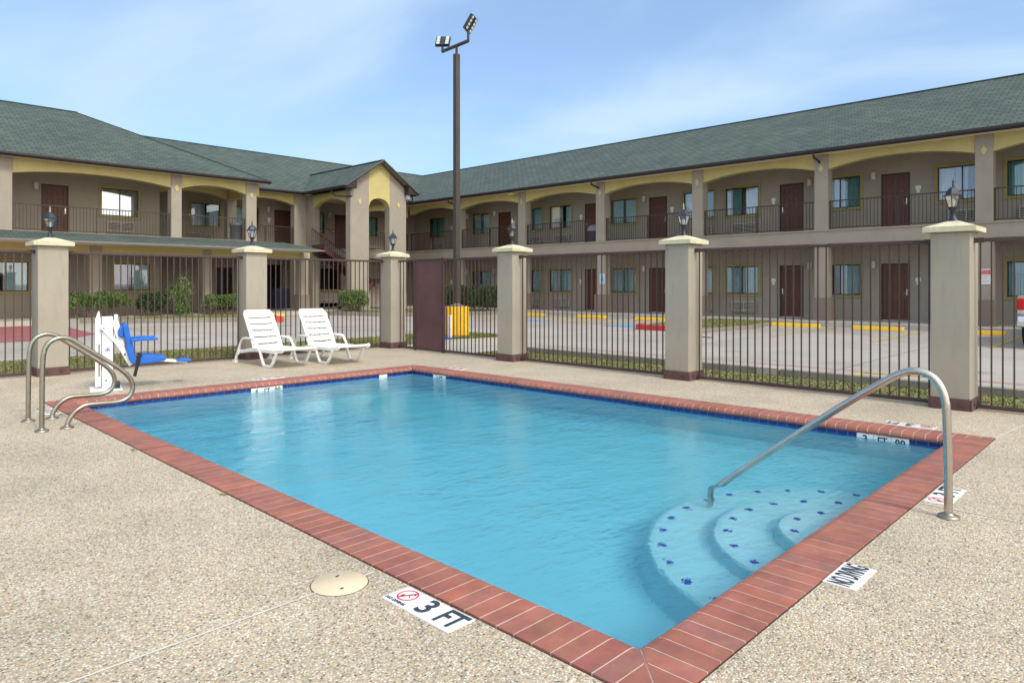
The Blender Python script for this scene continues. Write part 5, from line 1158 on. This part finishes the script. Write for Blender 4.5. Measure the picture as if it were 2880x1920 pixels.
pn.strip([(u, min(zt_(u), ap - 0.01)) for u in us], [(u, 5.26 + 0.44 * math.sqrt(max(0, 1 - ((u - c) / h) ** 2))) for u in us], fyt, -0.004, 0.404, 0.5); pn.build('arch_panel', 'yellow', B, BO)
for x in (19.27, 21.59):
    m_ = MB(); m_.prism([(x, 5.44 - 0.17), (x + 0.1, 5.44), (x, 5.44 + 0.17), (x - 0.1, 5.44)], lambda u, v, dd: (u, TY - dd, v), 0.001, 0.03); m_.build('diamond_ornament', 'yellow', gw)
m_ = MB(); m_.box(TX0 - 0.05, oc0 + 0.05, TY - 0.05, TY + 0.45, 0.12, 0.92); m_.build('column_base', 'stucco', gw, bevel=0.01)
m_ = MB(); m_.box(oc1 - 0.05, TX1 + 0.05, TY - 0.05, TY + 0.45, 0.12, 0.92); m_.build('column_base', 'stucco', gw, bevel=0.01)
# side arches of the tower (planes facing -X and +X)
arch(29.2, 32.28, 6.02, 5.36, 5.70, 'x', TX0 + 0.05, 0.25); arch(29.2, 32.9, 6.02, 5.36, 5.70, 'x', TX1 - 0.30, 0.25)
column(32.28, 32.9, TX0 + 0.006, TX0 + 0.40, 0.14, 6.02, 'x', False, False)
tc_ = MB(); tc_.box(TX0 + .05, TX1 - .05, TY + .4, 32.9, 6.0, 6.03); tc_.build('soffit', 'soffit', B, BO)
tr = MB(); eL, eR = 18.22, 22.60; zE2 = 6.10; zA = zE2 + (ax - eL) * 0.665; yf = 28.42; ym = 32.38 + (zA - ZE) / (2.9 / 6.12)
roofpoly(tr, [(eL, yf, zE2), (eL, 32.38, ZE), (ax, ym, zA), (ax, yf, zA)], (0, 1, 0), (ax - eL, 0, zA - zE2))
roofpoly(tr, [(eR, yf, zE2), (eR, 32.38, ZE), (ax, ym, zA), (ax, yf, zA)], (0, 1, 0), (-(eR - ax), 0, zA - zE2)); tr.build('tower_roof', 'roof', B, BO)
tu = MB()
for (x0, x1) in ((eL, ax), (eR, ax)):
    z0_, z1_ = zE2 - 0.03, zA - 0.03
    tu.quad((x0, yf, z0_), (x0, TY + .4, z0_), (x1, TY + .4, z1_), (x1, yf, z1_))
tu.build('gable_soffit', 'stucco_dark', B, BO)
cap_([(ax, yf, zA + .005), (ax, ym, zA + .005)])
rk_ = MB()
for x0 in (eL, eR): rk_.bar((x0, yf - 0.012, zE2 - 0.02), (ax, yf - 0.012, zA - 0.02), 0.03, 0.10)
rk_.build('rake_board', 'gutter', B, BO)
rk_ = MB()
for x0 in (eL + .02, eR - .02): rk_.bar((x0, yf - 0.034, zE2 + 0.02), (ax, yf - 0.034, zA + 0.018), 0.016, 0.028)
rk_.build('drip_edge', 'trimgrey', B, BO)
for sgn, x0, xi in ((1, eL, TX0 + 0.12), (-1, eR, TX1 - 0.12)):
    za_ = zE2 + abs(xi - x0) * 0.665
    fm = MB(); fm.prism([(x0, zE2 - 0.09), (xi, zE2 - 0.09), (xi, za_ - 0.06), (x0, zE2 - 0.02)], lambda u, v, dd: (u, yf + dd, v), 0.0, TY - yf - 0.005)
    fm.build('eave_return', 'gutter', B, BO)
fm = MB(); fm.box(TX1 + 0.0, TX1 + 0.16, TY - 0.13, TY - 0.02, 5.80, 6.2); fm.build('trim_block', 'white', B, BO)
gutter((eL + .04, yf, 0), (eL + .04, 32.43, 0), 6.0, (-1, 0, 0)); gutter((eR - .04, yf, 0), (eR - .04, 32.43, 0), 6.0, (1, 0, 0))
m_ = MB(); m_.tube(catmull([(eL - 0.02, 29.6, 6.02), (eL - 0.02, 29.55, 5.86), (eL + 0.05, 29.4, 5.70), (18.55, 29.05, 5.66), (18.78, 28.76, 5.66)], 3), 0.035, 8); m_.build('downspout', 'gutter', B, BO)
m_ = MB(); m_.tube(catmull([(eR + 0.02, 29.0, 6.02), (eR + 0.02, 28.95, 5.86), (eR - 0.1, 28.85, 5.72), (22.12, 28.8, 5.70)], 3), 0.035, 8); m_.build('downspout', 'gutter', B, BO)
# stairs inside the tower
st_ = MB(); xA, zA_, xB, zB = 18.6, 3.35, 21.5, 1.62; y0, y1 = 30.9, 32.1
for yy in (y0, y1): st_.bar((xA, yy, zA_ - 0.16), (xB, yy, zB - 0.16), 0.05, 0.30)
ns = 9
for k in range(ns):
    u = (k + 0.5) / ns; x = xA + (xB - xA) * u; z = zA_ + (zB - zA_) * u; st_.box(x - 0.17, x + 0.17, y0 + .02, y1 - .02, z - 0.05, z - 0.01); st_.box(x - 0.17, x - 0.15, y0 + .02, y1 - .02, z - 0.01, z + 0.17)
st_.box(20.95, 22.0, 29.9, 32.1, 1.44, 1.69); st_.bar((21.0, 30.1, 1.45), (19.3, 30.1, 0.2), 0.05, 0.28); st_.bar((21.0, 30.85, 1.45), (19.3, 30.85, 0.2), 0.05, 0.28)
for k in range(6): u = (k + 0.5) / 6; x = 21.0 - 1.7 * u; z = 1.6 - 1.4 * u; st_.box(x - 0.16, x + 0.16, 30.12, 30.84, z - 0.05, z - 0.01)
st_.build('staircase', 'stairs', B, BO)
sr = MB()
for yy in (y0 - 0.03, y1 + 0.03):
    sr.bar((xA, yy, zA_ + 0.92), (xB, yy, zB + 0.92), 0.035, 0.035)
    for k in range(26): u = k / 25; x = xA + (xB - xA) * u; z = zA_ + (zB - zA_) * u; sr.box(x - .007, x + .007, yy - .007, yy + .007, z - 0.05, z + 0.92)
sr.box(20.95, 22.0, 29.9, 29.94, 2.58, 2.62)
for k in range(10): sr.box(20.97 + k * 0.11, 20.985 + k * 0.11, 29.9, 29.92, 1.69, 2.6)
sr.box(18.75, 20.9, 32.86, 32.90, 4.33, 4.37)
sr.build('stair_railing', 'stairs', B, BO)
m_ = MB(); m_.box(20.3, 21.5, 34.2, 34.79, 0.35, 0.98); m_.build('service_cabinet', 'grille', B, BO, bevel=0.02)
m_ = MB(); m_.box(20.2, 21.6, 34.15, 34.79, 0.985, 1.12); m_.build('cabinet_shelf', 'olive', B, BO)

# signs fixed to the columns
sg = thing('notice', 'white wall notice with a red top band on the right-hand column', 'sign', (XC - 0.002, 4.27, 1.66), RZ)
m_ = MB(); m_.box(-0.145, 0.145, -0.006, 0, -0.235, 0.235); m_.build('panel', 'white', sg); m_ = MB(); m_.box(-0.135, 0.135, -0.008, -0.0062, 0.065, 0.205); m_.build('red_band', 'redpaint', sg)
lettering('NOTICE', 0.06, 'white', sg, (0, -0.009, 0.165), (PI / 2, 0, 0), squash=0.9); lettering('TOWING', 0.045, 'white', sg, (0, -0.009, 0.10), (PI / 2, 0, 0))
m_ = MB()
for k in range(5): m_.box(-0.11, 0.11 - 0.03 * (k % 3), -0.0075, -0.0062, 0.02 - k * 0.05, 0.028 - k * 0.05)
m_.build('small_print', 'ink', sg)
sg = thing('handicap_sign', 'small pale blue wheelchair sign on a ground-floor column', 'sign', (XC - 0.002, 18.77, 1.66), RZ)
m_ = MB(); m_.box(-0.15, 0.15, -0.006, 0, -0.24, 0.24); m_.build('panel', mottled('pale_blue_sign', (0.42, 0.60, 0.70), 0.05, 0.4, 5, 0), sg)
m_ = MB(); m_.lathe((0, 0, 0), [(0.001, 0)], 3) if False else None
for a, b in (((-0.02, 0.10), (-0.02, 0.0)), ((-0.02, 0.0), (0.05, 0.0)), ((0.05, 0.0), (0.075, -0.08)), ((-0.02, 0.06), (0.035, 0.06))): m_.bar((a[0], -0.008, a[1]), (b[0], -0.008, b[1]), 0.003, 0.022, (0, 0, 1) if a[1] == b[1] else (1, 0, 0))
m_.obox((-0.02, -0.008, 0.135), (0.016, 0, 0), (0, 0.0015, 0), (0, 0, 0.016))
for k in range(14):
    a0 = R(100) + k * R(17); a1 = a0 + R(17); m_.bar((-0.005 + 0.062 * math.cos(a0), -0.008, -0.035 + 0.062 * math.sin(a0)), (-0.005 + 0.062 * math.cos(a1), -0.008, -0.035 + 0.062 * math.sin(a1)), 0.003, 0.016, (0, 0.0, 1) if abs(math.sin((a0 + a1) / 2)) > 0.7 else (1, 0, 0))
m_.build('wheelchair_symbol', 'inkblue', sg)

# bins and machine
def trash(label, loc, bag=False):
    t = thing('trash_can', label, 'trash can', loc)
    m_ = MB(); m_.lathe((0, 0, 0), [(0.22, 0), (0.235, 0.03), (0.28, 0.68), (0.30, 0.69), (0.30, 0.73), (0.285, 0.735)], 20); m_.build('can', 'binp', t)
    m_ = MB()
    if bag: m_.lathe((0, 0, 0), [(0.305, 0.60), (0.315, 0.74), (0.25, 0.82), (0.12, 0.90), (0.001, 0.91)], 16); m_.build('bin_bag', 'binbag', t)
    else: m_.lathe((0, 0, 0), [(0.31, 0.735), (0.31, 0.775), (0.22, 0.84), (0.05, 0.87), (0.001, 0.87)], 20); m_.tube([(-0.29, 0, 0.70), (-0.34, 0, 0.70), (-0.34, 0, 0.62)], 0.02, 6); m_.build('lid', 'binp', t)
    return t
trash('grey lidded trash can behind the left upstairs railing', (14.0, 30.75, 3.36)); trash('grey trash can with a bulging white bag outside an upper door', (26.7, 20.2, 3.352), True)
vm = thing('vending_machine', 'dark navy machine in the shaded ground-floor recess', 'vending machine', (17.7, 33.9, 0.14))
m_ = MB(); m_.box(-0.38, 0.38, -0.35, 0.35, 0, 1.05); m_.build('cabinet', 'tank', vm, bevel=0.02); m_ = MB()
for k in range(7): m_.box(-0.32, 0.32, -0.362, -0.351, 0.15 + k * 0.11, 0.19 + k * 0.11)
m_.build('front_slats', 'hole', vm)
wn = MB(); wn.quad((14.75, 34.83, .14), (15.65, 34.83, .14), (15.65, 34.83, 2.25), (14.75, 34.83, 2.25)); wn.build('glass_door', 'pane', B, BO)

# ================================================================== PLANTS
def leaf_cloud(mb, inside, bbox, n, size, rnd, shell=None):
    k = 0; g0 = 0
    while k < n and g0 < n * 40:
        g0 += 1; p = Vector([rnd.uniform(bbox[i][0], bbox[i][1]) for i in range(3)])
        q = inside(p)
        if q is None or rnd.random() > q: continue
        a = Vector((rnd.gauss(0, 1), rnd.gauss(0, 1), rnd.gauss(0, 1))).normalized(); b = a.cross(Vector((rnd.gauss(0, 1), rnd.gauss(0, 1), rnd.gauss(0, 1)))).normalized(); s_ = size * rnd.uniform(0.6, 1.35)
        v = min(1, max(0, rnd.gauss(0.42, 0.2) + 0.22 * math.sin(p.x * 7 + p.z * 5) * math.sin(p.y * 6)))
        mb.add([p - a * s_, p + b * s_ * 0.5, p + a * s_, p - b * s_ * 0.5], [(0, 1, 2, 3)], v); k += 1
def hedge(label, cat, c, dims, rz, n, seed, mat='leaf', size=0.04, stems=5, zlo=0.3, group='clipped hedges along the motel'):
    rnd = random.Random(seed); lx, ly, h = dims; t = thing('hedge' if cat == 'hedge' else 'shrub', label, cat, c, rz, group)
    lobes = [(rnd.uniform(0, 9), rnd.uniform(2.5, 5)) for _ in range(4)]
    def ins(p):
        w_ = 1 + 0.10 * math.sin(p.x * lobes[0][1] + lobes[0][0]) + 0.09 * math.sin(p.z * 6 + lobes[1][0] + p.x * 3)
        top = h * (1 + 0.035 * math.sin(p.x * 5 + lobes[2][0])); bot = zlo + 0.22 * abs(math.sin(p.x * lobes[3][1] + lobes[3][0])) * (h - zlo) * 0.7
        dx_ = abs(p.x) / (lx / 2 * w_); dy_ = abs(p.y) / (ly / 2 * w_)
        if p.z > top or p.z < bot or dx_ > 1 or dy_ > 1: return None
        e = max(dx_, dy_, (p.z - zlo) / max(0.01, h - zlo)); 
        if dx_ ** 4 + dy_ ** 4 + max(0, (p.z - h * 0.6) / (h * 0.42)) ** 5 > 1.12: return None
        return 0.3 + 0.7 * e ** 2
    m_ = MB(); leaf_cloud(m_, ins, ((-lx * .6, lx * .6), (-ly * .6, ly * .6), (0, h * 1.06)), n, size, rnd); m_.build('foliage', mat, t)
    s_ = MB()
    for k in range(stems):
        x = (k + 0.5) / stems * lx * 0.8 - lx * 0.4
        for q in range(3): s_.tube([(x, 0, -0.05), (x + rnd.uniform(-.08, .08), rnd.uniform(-.1, .1), zlo * 0.7), (x + rnd.uniform(-.25, .25), rnd.uniform(-.2, .2), h * 0.8)], [0.022, 0.016, 0.006], 6)
    s_.build('stems', 'bark', t); return t
hedge('clipped hedge behind the leftmost fence pillar, left of the window', 'hedge', (7.9, 30.05, 0.14), (2.5, 0.85, 0.98), 0, 6500, 1, zlo=0.36)
hedge('square clipped hedge under the right edge of the ground-floor window', 'hedge', (10.22, 30.0, 0.14), (1.12, 0.8, 0.94), 0, 3300, 2, stems=3, zlo=0.15, mat='leafdark')
hedge('clipped hedge between the tall shrub and the second pillar', 'hedge', (13.05, 29.7, 0.12), (2.1, 0.8, 0.86), 0, 4800, 3, zlo=0.28)
hedge('round clipped bush before the stair tower', 'bush', (18.65, 28.35, 0.1), (1.3, 1.0, 1.02), 0.3, 4200, 4, stems=3, zlo=0.22, group='clipped hedges along the motel')
hedge('long dark clipped hedge behind the light pole and yellow barrel', 'hedge', (23.7, 26.1, 0.1), (5.0, 1.0, 1.24), PI / 2, 12000, 5, mat='leafdark', size=0.045, stems=8, zlo=0.12)
def shrub(label, c, h, r0, n, seed):
    rnd = random.Random(seed); t = thing('shrub', label, 'shrub', c); tips = []; s_ = MB()
    for k in range(15):
        a = rnd.random() * 2 * PI; rr = r0 * rnd.uniform(0.15, 1.0); zt = h * rnd.uniform(0.5, 1.0) * (1 - 0.3 * (rr / r0)); P = [Vector((0.03 * math.cos(a), 0.03 * math.sin(a), 0)), Vector((rr * 0.35 * math.cos(a), rr * 0.35 * math.sin(a), zt * 0.45)), Vector((rr * math.cos(a + .2), rr * math.sin(a + .2), zt))]
        s_.tube(P, [0.017, 0.011, 0.004], 6)
        for q in range(4): tips.append(P[1].lerp(P[2], rnd.uniform(0.1, 1)))
    s_.build('stems', 'bark', t); m_ = MB()
    for k in range(n):
        c0 = rnd.choice(tips); p = c0 + Vector((rnd.gauss(0, .085), rnd.gauss(0, .085), rnd.gauss(0, .10))); a = Vector((rnd.gauss(0, 1), rnd.gauss(0, 1), rnd.gauss(0, 1))).normalized(); b = a.cross(Vector((0.3, rnd.random(), 1))).normalized(); s2 = 0.037 * rnd.uniform(0.6, 1.3)
        m_.add([p - a * s2, p + b * s2 * 0.5, p + a * s2, p - b * s2 * 0.5], [(0, 1, 2, 3)], min(1, max(0, rnd.gauss(.45, .28))))
    m_.build('foliage', 'leafgrey', t); return t
shrub('tall open shrub rising beside the ground-floor window', (11.25, 29.9, 0.12), 2.12, 0.74, 5200, 8)
hedge('small yellowish bush at the foot of the tall shrub', 'bush', (11.15, 29.35, 0.12), (0.6, 0.5, 0.45), 0, 700, 9, stems=2, zlo=0.05)
rnd = random.Random(3)

# ================================================================== PARKED PICKUP (rear corner in view at the right edge)
tk = thing('pickup_truck', 'beige pickup truck parked nose-in at the right edge, rear corner showing', 'pickup truck', (22.0, 1.66, -0.03))
def side(u, v, dd): return (u, dd, v)
hw = 0.985
bd = MB()
bd.prism([(-2.55, 0.50), (-2.58, 0.75), (-2.55, 1.19), (-0.55, 1.21), (-0.55, 1.20), (1.35, 1.18), (2.55, 1.02), (2.68, 0.85), (2.66, 0.45), (2.3, 0.42), (2.1, 0.80), (1.6, 0.88), (1.15, 0.80), (0.95, 0.42), (-0.95, 0.42), (-1.12, 0.80), (-1.58, 0.88), (-2.05, 0.80), (-2.25, 0.46)], side, -hw, hw)
body = bd.build('body', 'carpaint', tk, bevel=0.045, segs=3)
cb = MB(); cb.prism([(-0.55, 1.19), (-0.42, 1.82), (0.55, 1.86), (1.30, 1.19)], side, -0.84, 0.84); cab = cb.build('cab', 'carpaint', tk, bevel=0.06, segs=3)
gl_ = MB()
for sy_ in (-1, 1): gl_.prism([(-0.44, 1.27), (-0.34, 1.74), (0.48, 1.77), (1.08, 1.27)], side, sy_ * 0.842, sy_ * 0.85)
gl_.obox((-0.50, 0, 1.52), (0.01, 0, 0.0), (0, 0.70, 0), (0.05, 0, 0.22)); gl_.build('windows', 'carglass', cab)
m_ = MB(); m_.box(-2.60, -2.585, -0.78, 0.78, 0.72, 1.17); m_.build('tailgate', 'carpaint', tk, bevel=0.008)
m_ = MB(); m_.prism([(-2.78, 0.50), (-2.80, 0.62), (-2.76, 0.74), (-2.55, 0.74), (-2.52, 0.50)], side, -hw + 0.02, hw - 0.02); m_.build('rear_bumper', 'chrome', tk, bevel=0.03, segs=3)
m_ = MB(); m_.box(-2.815, -2.80, -0.42, 0.42, 0.56, 0.70); m_.build('bumper_step', 'black', tk)
for sy_ in (-1, 1):
    m_ = MB(); m_.box(-2.64, -2.50, sy_ * 0.915 - 0.075, sy_ * 0.915 + 0.075, 0.88, 1.14); tl_ = m_.build('tail_light', 'taillens', tk, bevel=0.02, segs=3)
    m_ = MB(); m_.box(-2.635, -2.50, sy_ * 0.915 - 0.065, sy_ * 0.915 + 0.065, 0.79, 0.875); m_.build('reverse_lens', 'chrome', tl_, bevel=0.012)
for x in (-1.58, 1.60):
    for sy_ in (-1, 1):
        m_ = MB(); cyl = [(0.385, -0.12), (0.40, -0.09), (0.40, 0.09), (0.385, 0.12), (0.24, 0.125)]
        def wheelmesh(pr, mb):
            n = 28; vs = []
            for rad, yy in pr:
                for k in range(n): a = 2 * PI * k / n; vs.append((x + rad * math.cos(a), sy_ * 0.86 + yy * sy_, 0.40 + rad * math.sin(a)))
            mb.add(vs, [(i * n + k, i * n + (k + 1) % n, (i + 1) * n + (k + 1) % n, (i + 1) * n + k) for i in range(len(pr) - 1) for k in range(n)], 0.5, smooth=True); mb.add(vs[:n], [tuple(range(n))], 0.5)
        wheelmesh([(0.24, -0.115)] + cyl, m_); ty = m_.build('tyre', 'tyre', tk); m_ = MB(); wheelmesh([(0.001, 0.06), (0.10, 0.07), (0.20, 0.10), (0.235, 0.122), (0.24, 0.10)], m_); m_.build('rim', 'chrome', ty)
